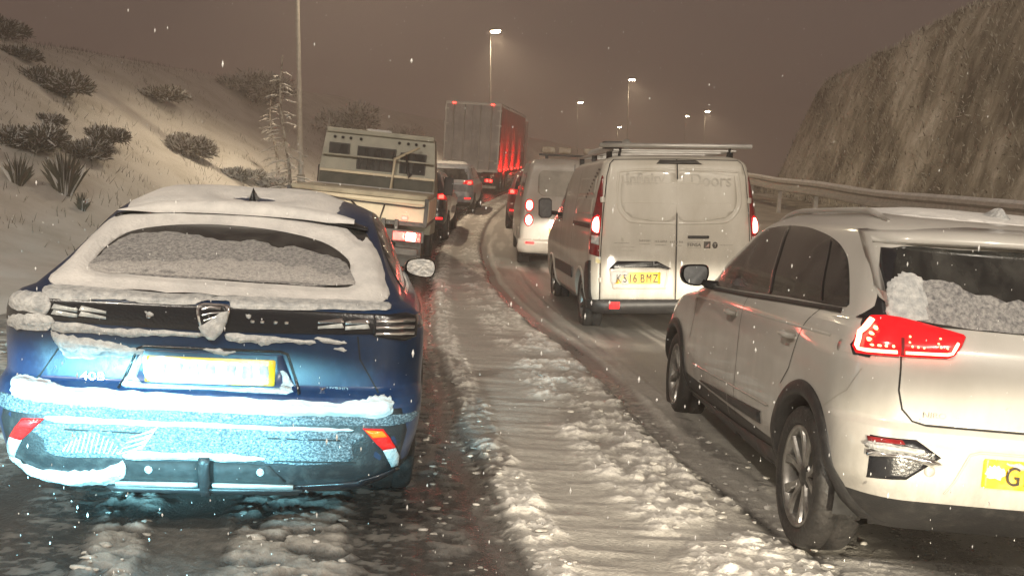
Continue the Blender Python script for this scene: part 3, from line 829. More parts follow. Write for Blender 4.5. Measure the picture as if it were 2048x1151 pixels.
def street_lamp(x, y, height, label, side=1, arm=0.9, power=1500, rad=0.085, small=False, yaw=0.0, color=(1.0, 0.80, 0.55)):
    t = thing('street_lamp', label, 'street lamp', (x, y, gz(x, y)-0.15), 'street lamps along the road')
    top = UPV*height
    K = 8
    tube_obj('pole', [UPV*(height*i/K) for i in range(K+1)], [rad*(1-0.42*i/K) for i in range(K+1)], pole_metal, t, n=10)
    box_base = [UPV*0.0, UPV*1.1]
    tube_obj('base_sleeve', box_base, rad*1.35, pole_metal, t, n=10)
    d = Vector((side*math.cos(yaw), math.sin(yaw), 0.12)).normalized()
    pts = [top - UPV*0.1, top + d*arm*0.35 + UPV*0.12, top + d*arm]
    tube_obj('arm', pts, [rad*0.55, rad*0.45, rad*0.4], pole_metal, t, n=8)
    h = top + d*arm
    bm = bmesh.new(); box(bm, (-0.36, -0.15, -0.045), (0.36, 0.15, 0.055), 0.035)
    bmesh.ops.recalc_face_normals(bm, faces=bm.faces)
    head = bm_obj('lamp_head', bm, pole_metal, t); head.location = h; head.rotation_euler = (0, -0.1*side, yaw)
    bm = bmesh.new(); box(bm, (-0.25, -0.13, -0.16), (0.25, 0.13, -0.047), 0.04)
    bmesh.ops.recalc_face_normals(bm, faces=bm.faces)
    bm_obj('lamp_lens', bm, street_glow, head)
    if power:
        ld = bpy.data.lights.new('lamp_light', 'SPOT'); ld.energy = power; ld.color = color
        ld.spot_size = math.radians(138); ld.spot_blend = 0.8; ld.shadow_soft_size = 0.16
        lo = bpy.data.objects.new('lamp_light', ld); COL.objects.link(lo); lo.parent = t
        lo.location = h - UPV*0.16
        lo.rotation_euler = (0, -0.30*side, 0)
    return t

# ------------------------------------------------------------------ the dark blue car in front, left lane
def blue_car():
    t = thing('blue_car', 'dark blue crossover car with snow caked on its sloping rear window, nearest on the left', 'car')
    #        z,    xr,    xf,   w,    ra,   rb,  bow, taper
    rows = [(0.20, -0.84, 3.55, 0.78, 0.30, 0.25, 0.05, 0.03),
            (0.25, -0.92, 3.62, 0.83, 0.32, 0.26, 0.05, 0.03),
            (0.36, -0.975, 3.66, 0.885, 0.24, 0.20, 0.06, 0.03),
            (0.50, -0.985, 3.68, 0.91, 0.24, 0.20, 0.06, 0.02),
            (0.60, -0.985, 3.68, 0.92, 0.26, 0.21, 0.06, 0.02),
            (0.645, -0.965, 3.66, 0.922, 0.30, 0.24, 0.06, 0.02),
            (0.675, -0.915, 3.62, 0.922, 0.33, 0.25, 0.06, 0.02),
            (0.80, -0.905, 3.50, 0.922, 0.30, 0.22, 0.06, 0.02),
            (0.90, -0.905, 3.20, 0.918, 0.28, 0.20, 0.06, 0.02),
            (0.985, -0.90, 2.60, 0.905, 0.26, 0.18, 0.07, 0.03),
            (1.015, -0.885, 2.35, 0.885, 0.25, 0.18, 0.08, 0.04),
            (1.035, -0.82, 2.25, 0.85, 0.22, 0.16, 0.08, 0.05),
            (1.06, -0.73, 2.18, 0.83, 0.16, 0.13, 0.06, 0.05),
            (1.15, -0.49, 1.98, 0.80, 0.15, 0.12, 0.05, 0.07),
            (1.25, -0.22, 1.72, 0.755, 0.15, 0.12, 0.05, 0.06),
            (1.34, 0.02, 1.45, 0.71, 0.17, 0.13, 0.05, 0.045),
            (1.40, 0.20, 1.28, 0.66, 0.20, 0.15, 0.05, 0.03),
            (1.44, 0.36, 1.15, 0.57, 0.22, 0.16, 0.05, 0.02),
            (1.47, 0.52, 1.02, 0.45, 0.16, 0.14, 0.03, 0.0),
            (1.485, 0.66, 0.92, 0.26, 0.10, 0.10, 0.02, 0.0)]
    B = Body(rows, dz=0.022, nr=22, ns=80)
    WZ, WR = 0.345, 0.395
    B.build('body', blue_paint, t, wells=[(0, WZ, WR), (2.79, WZ, WR)], lower=0.36)
    for s in (1, -1):
        for wx in (0.0, 2.79):
            wheel_well(t, wx, WZ, WR, s)
            arch_trim(B, t, wx, WZ, WR, s, width=0.045)
    w = make_wheel(t, 0, 0.80, WZ, R=0.345, W=0.21, rimR=0.24)
    for x, y in ((0, -0.80), (2.79, 0.80), (2.79, -0.80)): copy_wheel(w, x, y, WZ, 0.4)
    # ---- side windows
    for ax in ('left', 'right'):
        B.patch('side_window', catmull([(-0.28, 1.07), (0.3, 1.06), (1.9, 1.05), (1.55, 1.26), (1.15, 1.385), (0.7, 1.41), (0.25, 1.36), (-0.1, 1.22)], 5), glass, t, ax, off=0.003, cell=0.12)
        B.strip('window_trim', [(-0.32, 1.045), (0.4, 1.04), (1.95, 1.03)], 0.018, chrome, t, ax, off=0.004)
        B.strip('door_gap', [(0.42, 0.32), (0.42, 0.7), (0.20, 0.95), (0.18, 1.04)], 0.006, gap_mat, t, ax)
        B.strip('door_gap', [(1.35, 0.32), (1.33, 1.04)], 0.006, gap_mat, t, ax)
        B.patch('door_handle', rect(0.30, 0.50, 0.86, 0.885, 0.01), black_gloss, t, ax, off=0.02, cell=0.06, depth=0.03)
        B.patch('sill_trim', rect(0.44, 2.32, 0.22, 0.34, 0.03), black_plastic, t, ax, off=0.008, cell=0.1)
    # ---- rear glass: dark, with frost over the lower part and thick snow left round the edge
    outer = [(0.690, 1.045), (0.35, 1.040), (0, 1.038), (-0.35, 1.038), (-0.690, 1.040), (-0.700, 1.12), (-0.675, 1.23), (-0.60, 1.335), (-0.30, 1.372), (0, 1.385), (0.30, 1.375), (0.58, 1.345), (0.668, 1.25), (0.695, 1.13)]
    B.patch('rear_window', shift(outer, 0, -0.004), glass, t, 'rear', off=0.002, cell=0.06)
    clear = catmull([(0.555, 1.105), (0.585, 1.142), (0.565, 1.205), (0.50, 1.262), (0.34, 1.297), (0.12, 1.312), (-0.16, 1.302), (-0.40, 1.262), (-0.53, 1.195), (-0.548, 1.14), (-0.545, 1.085), (-0.25, 1.083), (0.03, 1.087), (0.35, 1.095)], 5)
    so = ragged([(0.705, 1.046), (0.35, 1.040), (0, 1.040), (-0.35, 1.038), (-0.700, 1.038), (-0.712, 1.12), (-0.675, 1.22), (-0.618, 1.29), (-0.585, 1.275), (-0.50, 1.335), (-0.40, 1.350), (-0.20, 1.372), (0, 1.380), (0.30, 1.378), (0.58, 1.35), (0.672, 1.26), (0.70, 1.13)], 0.003, 3)
    B.patch('window_snow', so, snow_fine, t, 'rear', off=0.003, thick=0.020, fall=0.05, cell=0.022, holes=[clear], noise=0.007, nfreq=7, label='thick snow left round the edge of the rear window')
    fr = ragged([(0.565, 1.10), (0.575, 1.16), (0.52, 1.235), (0.38, 1.262), (0.22, 1.262), (0.05, 1.240), (-0.1, 1.252), (-0.2, 1.225), (-0.25, 1.238), (-0.36, 1.215), (-0.48, 1.195), (-0.535, 1.165), (-0.54, 1.09), (0, 1.09)], 0.004, 5)
    B.patch('window_frost', fr, frost, t, 'rear', off=0.004, thick=0.003, fall=0.02, cell=0.03, noise=0.003, nfreq=40)
    fr2 = ragged([(0.57, 1.095), (0.56, 1.135), (0.36, 1.150), (0.1, 1.165), (-0.2, 1.172), (-0.42, 1.145), (-0.53, 1.13), (-0.54, 1.09), (0, 1.09)], 0.005, 6)
    B.patch('window_frost', fr2, frost_dense, t, 'rear', off=0.0065, thick=0.004, fall=0.03, cell=0.03, noise=0.003, nfreq=30)
    # ---- roof: snow all over but for the bare patch by the aerial, spoiler lip of snow
    rs = ragged([(0.10, 0.56), (0.07, 0.3), (0.055, 0.0), (0.06, -0.28), (0.12, -0.44), (0.35, -0.46), (0.8, -0.48), (1.15, -0.46), (1.25, -0.3), (1.28, 0), (1.25, 0.35), (1.1, 0.60), (0.7, 0.63), (0.35, 0.615)], 0.008, 8)
    hole = ragged([(0.40, 0.10), (0.43, 0.03), (0.44, -0.03), (0.40, -0.12), (0.36, -0.09), (0.345, 0), (0.36, 0.08)], 0.006, 9)
    B.patch('roof_snow', rs, snow_fine, t, 'top', off=0.003, thick=0.026, fall=0.16, cell=0.035, holes=[hole], noise=0.008, nfreq=5, seed=5, label='even snow on the roof')
    # the spoiler is a lip standing over the glass, itself snowed on
    V, Fc = [], []
    K = 40
    for i in range(K+1):
        y = 0.62 - 1.24*i/K
        p, nrm = B.hit('rear', y, 1.372 - 0.045*abs(y/0.62)**3)
        e = 0.5 + 0.5*math.cos(math.pi*min(1, abs(y)/0.62)**4)
        for dx, dz in ((0.10, 0.036), (-0.02, 0.030), (-0.075, 0.012), (-0.085, -0.006), (-0.03, -0.016), (0.06, -0.01)):
            V.append((p.x + dx*(0.6+0.4*e), y, p.z + dz*(0.5+0.5*e)))
    for i in range(K):
        for k in range(6):
            k2 = (k+1) % 6; Fc.append((i*6+k, i*6+k2, (i+1)*6+k2, (i+1)*6+k))
    Fc.append(tuple(range(6))); Fc.append(tuple(K*6+k for k in reversed(range(6))))
    sp_ = mesh_obj('spoiler', V, Fc, black_gloss, t, smooth=True)
    V = []
    for i in range(K+1):
        y = 0.60 - 1.15*i/K
        p, nrm = B.hit('rear', y, 1.372 - 0.045*abs(y/0.62)**3)
        q = 0.012*(vn(np.array([y*5]), np.array([0.0]), 4)[0])
        e = min(1, (0.62-abs(y))*5)
        for dx, dz in ((0.12, 0.036), (0.06, 0.050+q), (-0.02, 0.053+q), (-0.07, 0.038+q), (-0.092, 0.014), (-0.088, -0.004)):
            V.append((p.x + dx, y, p.z + 0.028 + (dz-0.028)*e))
    Fc = [(i*6+k, i*6+k+1, (i+1)*6+k+1, (i+1)*6+k) for i in range(K) for k in range(5)]
    mesh_obj('snow_cap', V, Fc, snow_fine, sp_, smooth=True)
    # aerial fin
    V = []; K = 7
    prof = [(0.50, 0.012, 0.0), (0.44, 0.018, 0.022), (0.40, 0.018, 0.048), (0.365, 0.012, 0.066), (0.345, 0.008, 0.066), (0.335, 0.014, 0.04), (0.33, 0.018, 0.0)]
    for x, hw_, z in prof:
        zb = B.hit('top', x, 0)[0].z
        V += [(x, hw_*1.6, zb-0.004), (x, hw_*0.7, zb+z*0.7), (x, 0, zb+z+0.004), (x, -hw_*0.7, zb+z*0.7), (x, -hw_*1.6, zb-0.004)]
    Fc = [(i*5+k, i*5+k+1, (i+1)*5+k+1, (i+1)*5+k) for i in range(6) for k in range(4)] + [(0, 1, 2, 3, 4), tuple(range(34, 29, -1))]
    mesh_obj('aerial', V, Fc, black_gloss, t, smooth=True)
    # ---- light bar across the tail
    B.patch('light_bar', catmull([(0.84, 0.925), (0.3, 0.902), (-0.3, 0.902), (-0.84, 0.925), (-0.865, 0.985), (-0.5, 0.995), (0, 0.998), (0.5, 0.995), (0.865, 0.985)], 5), black_gloss, t, 'rear', off=0.006, cell=0.05, depth=0.02)
    for s in (1, -1):
        for k, (y0, y1) in enumerate(((0.640, 0.545), (0.530, 0.430))):
            bar = [(s*y0, 0.975), (s*y1, 0.962-0.004*k), (s*y1, 0.948), (s*(y0+0.01), 0.956)]
            lt = B.patch('lamp_bar', bar, lens_clear if s > 0 else chrome, t, 'rear', off=0.012, cell=0.03, depth=0.01)
            B.patch('lamp_bar', shift(bar, 0, -0.022), lens_clear, lt, 'rear', off=0.010, cell=0.03, depth=0.01)
        B.patch('tail_light', [(s*0.665, 0.99), (s*0.80, 0.995), (s*0.855, 0.98), (s*0.85, 0.90), (s*0.80, 0.885), (s*0.665, 0.905)], black_gloss, t, 'rear', off=0.010, cell=0.04, depth=0.02)
    for k in range(3):
        B.strip('lamp_rib', [(-0.675, 0.965-0.026*k), (-0.80, 0.970-0.026*k), (-0.835, 0.966-0.026*k)], 0.013, chrome, t, 'rear', off=0.013, h=0.003)
    for y in (-0.16, -0.2, -0.255, -0.30, 0.26): B.patch('frost_drop', rect(y-0.008, y+0.008, 0.94, 0.952, 0.004), chrome, t, 'rear', off=0.008, cell=0.03)
    # snow stuck on the lamp bar
    B.patch('lamp_snow', ragged([(0.665, 1.000), (0.74, 1.012), (0.815, 1.002), (0.845, 0.975), (0.825, 0.945), (0.745, 0.938), (0.665, 0.935)], 0.003, 31), snow_wet, t, 'rear', off=0.012, thick=0.007, fall=0.03, cell=0.013, noise=0.006, nfreq=30)
    B.patch('lamp_snow', ragged([(0.642, 0.925), (0.74, 0.93), (0.80, 0.918), (0.835, 0.905), (0.83, 0.872), (0.77, 0.862), (0.66, 0.866)], 0.005, 32), snow_wet, t, 'rear', off=0.012, thick=0.007, fall=0.03, cell=0.013, noise=0.008, nfreq=30)
    lip = ragged([(0.69, 1.042), (0.3, 1.036), (0.03, 1.036), (0.02, 1.028), (-0.02, 1.034), (-0.3, 1.038), (-0.69, 1.040), (-0.715, 1.012), (-0.5, 1.006), (-0.3, 0.998), (-0.09, 0.990), (-0.065, 1.012), (-0.03, 1.022), (0.05, 1.018), (0.09, 1.002), (0.18, 0.998), (0.28, 0.995), (0.36, 1.006), (0.45, 1.004), (0.55, 0.990), (0.62, 0.988), (0.68, 1.0)], 0.003, 33, n=4)
    B.patch('lip_snow', lip, snow_wet, t, 'rear', off=0.005, thick=0.006, fall=0.02, cell=0.015, noise=0.004, nfreq=30)
    for sd, pl in enumerate(([(0.63, 0.905), (0.40, 0.890), (0.30, 0.892), (0.05, 0.888), (0.04, 0.872), (0.2, 0.868), (0.30, 0.862), (0.36, 0.856), (0.45, 0.866), (0.63, 0.865)],
                             [(-0.055, 0.890), (-0.2, 0.889), (-0.33, 0.880), (-0.42, 0.872), (-0.40, 0.858), (-0.28, 0.862), (-0.20, 0.845), (-0.17, 0.858), (-0.08, 0.856)],
                             [(-0.42, 0.888), (-0.52, 0.88), (-0.55, 0.868), (-0.47, 0.866)], [(0.27, 0.965), (0.24, 0.96), (0.25, 0.948), (0.27, 0.95)], [(-0.13, 0.975), (-0.15, 0.97), (-0.14, 0.955)])):
        B.patch('tailgate_frost', ragged(pl, 0.004, 40+sd), snow_wet, t, 'rear', off=0.006, thick=0.006, fall=0.012, cell=0.015, noise=0.003, nfreq=40)
    B.patch('tailgate_frost', ragged([(0.655, 0.862), (0.60, 0.855), (0.50, 0.842), (0.42, 0.83), (0.33, 0.815), (0.27, 0.812), (0.29, 0.790), (0.38, 0.772), (0.48, 0.762), (0.57, 0.758), (0.61, 0.79)], 0.006, 52), snow_wet, t, 'rear', off=0.004, thick=0.016, fall=0.03, cell=0.014, noise=0.018, nfreq=55, label='lumpy snow clinging below the lamp bar')
    # ---- shield badge
    sh = catmull([(0.062, 1.000), (0.0, 1.006), (-0.062, 0.998), (-0.058, 0.945), (-0.035, 0.895), (-0.008, 0.868), (0.012, 0.868), (0.042, 0.90), (0.062, 0.95)], 5)
    bd = B.patch('badge', sh, chrome, t, 'rear', off=0.016, cell=0.02, depth=0.02)
    B.patch('badge_field', [(p[0]*0.84, 0.94+(p[1]-0.94)*0.88) for p in sh], black_gloss, bd, 'rear', off=0.0195, cell=0.03, depth=0.006)
    for k in range(4):
        B.strip('badge_relief', [(0.048-0.006*k, 0.985-0.022*k), (0.015-0.003*k, 0.992-0.020*k), (-0.03, 0.990-0.012*k)], 0.007, chrome, bd, 'rear', off=0.021, h=0.003)
    B.patch('badge_snow', [(-0.060, 0.985), (-0.03, 0.978), (0.0, 0.955), (0.03, 0.93), (0.056, 0.915), (0.042, 0.888), (0.012, 0.862), (-0.010, 0.862), (-0.038, 0.892), (-0.058, 0.94)], snow_wet, bd, 'rear', off=0.022, thick=0.008, fall=0.012, cell=0.012)
    # ---- plate, recess, badges
    B.strip('recess_edge', [(0.362, 0.648), (0.30, 0.812), (0.27, 0.822), (-0.28, 0.822), (-0.31, 0.812), (-0.37, 0.648)], 0.012, black_gloss, t, 'rear', off=0.002, h=0.004)
    B.patch('plate_recess', [(0.352, 0.652), (0.29, 0.808), (-0.29, 0.808), (-0.355, 0.652)], blue_paint, t, 'rear', off=0.0035, cell=0.06)
    B.patch('recess_snow', ragged([(0.28, 0.800), (0.335, 0.700), (0.345, 0.655), (0.1, 0.652), (-0.2, 0.652), (-0.345, 0.655), (-0.31, 0.73), (-0.285, 0.74), (-0.278, 0.668), (0, 0.668), (0.275, 0.668), (0.276, 0.76)], 0.004, 61, n=3), snow_wet, t, 'rear', off=0.005, thick=0.006, fall=0.015, cell=0.02, noise=0.004, nfreq=30)
    B.patch('recess_snow', ragged([(0.04, 0.822), (-0.03, 0.826), (-0.06, 0.815), (-0.10, 0.818), (-0.075, 0.808), (-0.055, 0.796), (-0.03, 0.803), (0.0, 0.808)], 0.003, 62, n=3), snow_wet, t, 'rear', off=0.006, thick=0.008, fall=0.01, cell=0.012)
    pl = B.patch('number_plate', rect(-0.262, 0.262, 0.668, 0.785, 0.008), plate_yellow, t, 'rear', off=0.014, cell=0.06, depth=0.016)
    B.patch('plate_glare', ragged([(0.245, 0.776), (0.1, 0.778), (-0.08, 0.774), (-0.17, 0.755), (-0.20, 0.71), (-0.215, 0.678), (0, 0.676), (0.245, 0.678)], 0.004, 66), plate_pale, pl, 'rear', off=0.0155, thick=0.001, fall=0.02, cell=0.03)  # pale patch: headlight glare on the plate put into colour
    for k in range(7):
        y = 0.20 - 0.066*k - (0.02 if k > 3 else 0)
        B.patch('plate_character', ragged(rect(y-0.02, y+0.02, 0.698, 0.762, 0.01), 0.004, 70+k, n=2), plate_ink_faint, pl, 'rear', off=0.0172, cell=0.04, depth=0.002, label='character washed out by glare put into its colour')
    rear_text('badge_lettering', '408', 0.475, 0.672, B.hit('rear', 0.475, 0.685)[0].x-0.006, 0.050, chrome, t, sx=1.3)
    rear_text('badge_lettering', 'HYBRID', -0.525, 0.665, B.hit('rear', -0.53, 0.68)[0].x-0.005, 0.022, chrome, t, sx=1.2)
    B.patch('badge_dot', rect(-0.455, -0.472, 0.655, 0.672, 0.006), chrome, t, 'rear', off=0.003, cell=0.05)
    B.patch('tailgate_frost', ragged([(-0.50, 0.842), (-0.53, 0.85), (-0.555, 0.838), (-0.535, 0.832)], 0.003, 63, n=3), snow_wet, t, 'rear', off=0.003, thick=0.004, fall=0.01, cell=0.02)
    B.strip('tailgate_gap', [(-0.60, 0.90), (-0.615, 0.80), (-0.70, 0.66)], 0.006, gap_mat, t, 'rear')
    B.strip('tailgate_gap', [(0.60, 0.90), (0.615, 0.80), (0.70, 0.66)], 0.006, gap_mat, t, 'rear')
    # ---- bumper: snowy shelf, frosted panel, diffuser
    B.patch('bumper_cover', [(0.80, 0.60), (-0.80, 0.60), (-0.83, 0.5), (-0.80, 0.36), (-0.62, 0.26), (-0.35, 0.215), (0.35, 0.215), (0.62, 0.26), (0.80, 0.36), (0.83, 0.5)], black_plastic, t, 'rear', off=0.004, cell=0.06)
    sled = ragged([(0.795, 0.662), (0.74, 0.674), (0.66, 0.662), (0.58, 0.650), (0.3, 0.642), (0, 0.636), (-0.3, 0.628), (-0.52, 0.622), (-0.62, 0.634), (-0.70, 0.650), (-0.755, 0.640), (-0.765, 0.600), (-0.72, 0.555), (-0.55, 0.562), (-0.4, 0.558), (0, 0.566), (0.4, 0.570), (0.65, 0.578), (0.76, 0.592), (0.79, 0.625)], 0.005, 81, n=6)
    B.patch('shelf_snow', sled, snow_fine, t, 'rear', off=0.004, thick=0.020, fall=0.030, cell=0.012, noise=0.012, nfreq=30, label='thick snow on the bumper shelf')
    B.patch('bumper_frost', ragged([(0.82, 0.60), (0, 0.575), (-0.80, 0.575), (-0.78, 0.535), (0, 0.530), (0.80, 0.54)], 0.006, 82), speckled, t, 'rear', off=0.006, thick=0.003, fall=0.02, cell=0.03, noise=0.004, nfreq=60)
    B.patch('ridge_snow', ragged([(0.625, 0.530), (0.4, 0.528), (0, 0.526), (-0.3, 0.520), (-0.58, 0.514), (-0.56, 0.503), (-0.3, 0.503), (0, 0.507), (0.4, 0.505), (0.60, 0.505)], 0.003, 83), snow_fine, t, 'rear', off=0.007, thick=0.012, fall=0.014, cell=0.014, noise=0.003, nfreq=40)
    B.patch('bumper_frost', ragged([(0.60, 0.500), (-0.56, 0.500), (-0.60, 0.44), (-0.57, 0.365), (-0.25, 0.362), (-0.2, 0.395), (0.26, 0.398), (0.33, 0.368), (0.60, 0.365), (0.64, 0.43)], 0.004, 84), speckled, t, 'rear', off=0.006, thick=0.003, fall=0.02, cell=0.03, noise=0.003, nfreq=80)
    for k in range(13):      # combed frost ridges in the grille texture
        y = 0.565 - 0.018*k
        B.strip('frost_ridge', [(y, 0.385), (y-0.02, 0.385+0.085*math.sin(math.pi*(k+2)/15)), ], 0.006, snow_wet, t, 'rear', off=0.010, h=0.003, step=0.02)
    for k in range(12):
        y = 0.345 - 0.005*k
        B.strip('frost_ridge', [(y-0.02*(k % 3), 0.385+0.008*k), (y-0.10, 0.415+0.008*k)], 0.005, snow_wet, t, 'rear', off=0.010, h=0.003, step=0.02)
    for k in range(3):
        yy = (-0.6, 0.6)
        B.strip('bumper_groove', [(0.56, 0.478-0.004*k), (0.2, 0.475)] if k == 0 else ([(-0.25, 0.470), (-0.55, 0.465)] if k == 1 else [(-0.28, 0.372), (-0.62, 0.368)]), 0.007, gap_mat, t, 'rear', off=0.010)
    # reversing and fog lamps
    for s in (1, -1):
        P_ = lambda L: [(s*a, b) for a, b in L]
        lit = lens_red
        fl = B.patch('fog_lamp', P_([(0.640, 0.518), (0.725, 0.515), (0.752, 0.478), (0.778, 0.432), (0.728, 0.425), (0.700, 0.455)]), lit, t, 'rear', off=0.016, cell=0.03, depth=0.03, label='red rear fog lamp')
        B.patch('lens_top', P_([(0.650, 0.512), (0.722, 0.509), (0.742, 0.485), (0.685, 0.480)]), lens_amber if s < 0 else red_dim, fl, 'rear', off=0.019, cell=0.03, depth=0.004)
        B.patch('reversing_lamp', P_([(0.728, 0.424), (0.779, 0.430), (0.795, 0.39), (0.793, 0.345), (0.765, 0.345)]), lens_clear, t, 'rear', off=0.016, cell=0.03, depth=0.03)
    # diffuser
    B.patch('diffuser_slot', [(0.30, 0.355), (0.02, 0.362), (0.02, 0.275), (0.33, 0.275)], gap_mat, t, 'rear', off=0.012, cell=0.06)
    B.patch('diffuser_slot', [(-0.02, 0.362), (-0.26, 0.352), (-0.33, 0.275), (-0.02, 0.275)], gap_mat, t, 'rear', off=0.012, cell=0.06)
    B.patch('diffuser_strut', [(0.022, 0.39), (-0.022, 0.39), (-0.018, 0.235), (0.018, 0.235)], black_plastic, t, 'rear', off=0.045, cell=0.05, depth=0.05)
    B.patch('diffuser_rail', [(0.36, 0.272), (0.03, 0.278), (0.03, 0.262), (0.36, 0.256)], alu, t, 'rear', off=0.03, cell=0.05, depth=0.03)
    B.patch('diffuser_rail', [(-0.03, 0.278), (-0.36, 0.272), (-0.36, 0.256), (-0.03, 0.262)], alu, t, 'rear', off=0.03, cell=0.05, depth=0.03)
    B.patch('diffuser_lip', [(0.40, 0.252), (-0.40, 0.252), (-0.38, 0.225), (0.38, 0.225)], black_plastic, t, 'rear', off=0.03, cell=0.06, depth=0.04)
    B.patch('diffuser_snow', ragged([(0.33, 0.378), (0.26, 0.400), (0.1, 0.398), (0.0, 0.402), (-0.2, 0.390), (-0.24, 0.376), (-0.1, 0.366), (0.1, 0.372), (0.28, 0.362)], 0.003, 86), snow_wet, t, 'rear', off=0.012, thick=0.014, fall=0.015, cell=0.015, noise=0.003)
    for y in (0.225, -0.225): B.patch('parking_sensor', catmull([(y+0.016*math.cos(a), 0.325+0.016*math.sin(a)) for a in [k*math.pi/4 for k in range(8)]], 2), snow_wet, t, 'rear', off=0.016, cell=0.03)
    B.patch('corner_blade', [(-0.36, 0.262), (-0.62, 0.285), (-0.78, 0.335), (-0.80, 0.32), (-0.66, 0.262), (-0.40, 0.232)], black_gloss, t, 'rear', off=0.018, cell=0.04, depth=0.03)
    B.patch('corner_snow', ragged([(0.80, 0.345), (0.775, 0.350), (0.72, 0.315), (0.63, 0.300), (0.5, 0.305), (0.42, 0.318), (0.33, 0.352), (0.32, 0.30), (0.36, 0.262), (0.42, 0.240), (0.48, 0.236), (0.52, 0.222), (0.57, 0.226), (0.62, 0.232), (0.68, 0.242), (0.74, 0.268), (0.79, 0.305)], 0.006, 88), snow_wet, t, 'rear', off=0.012, thick=0.018, fall=0.04, cell=0.012, noise=0.014, nfreq=26, label='slushy snow drooping from the bumper corner')
    # ---- door mirror, right
    def mirror(s):
        ax = s
        ring = catmull([(0.11, 0.0), (0.09, 0.055), (0.0, 0.075), (-0.085, 0.06), (-0.105, 0.005), (-0.085, -0.05), (-0.02, -0.062), (0.08, -0.04)], 4)
        V, Fc = [], []
        n = len(ring)
        for dx, sc in ((0.0, 0.96), (0.012, 1.0), (0.05, 0.97), (0.09, 0.80), (0.115, 0.45)):
            for (a, b) in ring: V.append((dx, a*sc, b*sc))
        for i in range(4):
            for k in range(n): Fc.append((i*n+k, i*n+(k+1) % n, (i+1)*n+(k+1) % n, (i+1)*n+k))
        Fc.append(tuple(4*n+k for k in range(n)))
        mo = mesh_obj('door_mirror', V, Fc, black_gloss, t, smooth=True)
        mo.location = (1.72, s*1.0, 1.035); mo.rotation_euler = (0, 0.05, -0.12*s)
        g = [(a*0.9, b*0.88) for a, b in ring]
        mesh_obj('mirror_glass', [(0.004, a, b) for a, b in g] + [(0.010, a, b) for a, b in g], [tuple(range(n))] + [(k, (k+1) % n, n+(k+1) % n, n+k) for k in range(n)], mat('snowy_mirror_glass', (0.40, 0.40, 0.40), 0.35, metal=0.4, color2=(0.62, 0.60, 0.57), nscale=30, lo=0.4, hi=0.6, bump=0.3, bscale=60), mo, label='mirror glass clouded with snow')
        tube_obj('mirror_stalk', [(1.76, s*0.84, 0.985), (1.75, s*0.92, 1.0), (1.75, s*0.95, 1.02)], [0.03, 0.022, 0.02], black_gloss, t)
    mirror(-1); mirror(1)
    pose(t, (-1.39, 5.02, 0.03), 0.146, 0.020, -0.018)
    return t, B
BLUE, BLUE_B = blue_car()

# ------------------------------------------------------------------ the white crossover on the right
HATCH_ROWS = [(0.24, -0.60, 3.45, 0.80, 0.30, 0.22, 0.04, 0.03),
        (0.32, -0.72, 3.52, 0.85, 0.32, 0.24, 0.05, 0.03),
        (0.405, -0.80, 3.56, 0.885, 0.34, 0.25, 0.06, 0.03),
        (0.50, -0.825, 3.58, 0.90, 0.28, 0.22, 0.06, 0.02),
        (0.60, -0.825, 3.58, 0.903, 0.28, 0.22, 0.06, 0.02),
        (0.685, -0.80, 3.56, 0.903, 0.30, 0.24, 0.06, 0.02),
        (0.71, -0.765, 3.52, 0.903, 0.32, 0.24, 0.06, 0.02),
        (0.80, -0.77, 3.42, 0.903, 0.30, 0.22, 0.06, 0.02),
        (0.92, -0.775, 3.15, 0.90, 0.28, 0.20, 0.06, 0.02),
        (1.00, -0.76, 2.60, 0.893, 0.26, 0.18, 0.06, 0.03),
        (1.05, -0.735, 2.40, 0.875, 0.25, 0.17, 0.06, 0.03),
        (1.09, -0.71, 2.30, 0.85, 0.24, 0.16, 0.06, 0.04),
        (1.20, -0.64, 2.16, 0.82, 0.20, 0.14, 0.06, 0.04),
        (1.32, -0.56, 1.92, 0.775, 0.20, 0.14, 0.06, 0.04),
        (1.42, -0.48, 1.68, 0.735, 0.20, 0.14, 0.06, 0.03),
        (1.48, -0.38, 1.48, 0.70, 0.22, 0.15, 0.06, 0.02),
        (1.525, -0.22, 1.28, 0.63, 0.24, 0.16, 0.05, 0.01),
        (1.555, 0.05, 1.10, 0.50, 0.2, 0.14, 0.03, 0.0),
        (1.575, 0.30, 0.95, 0.30, 0.1, 0.10, 0.02, 0.0)]

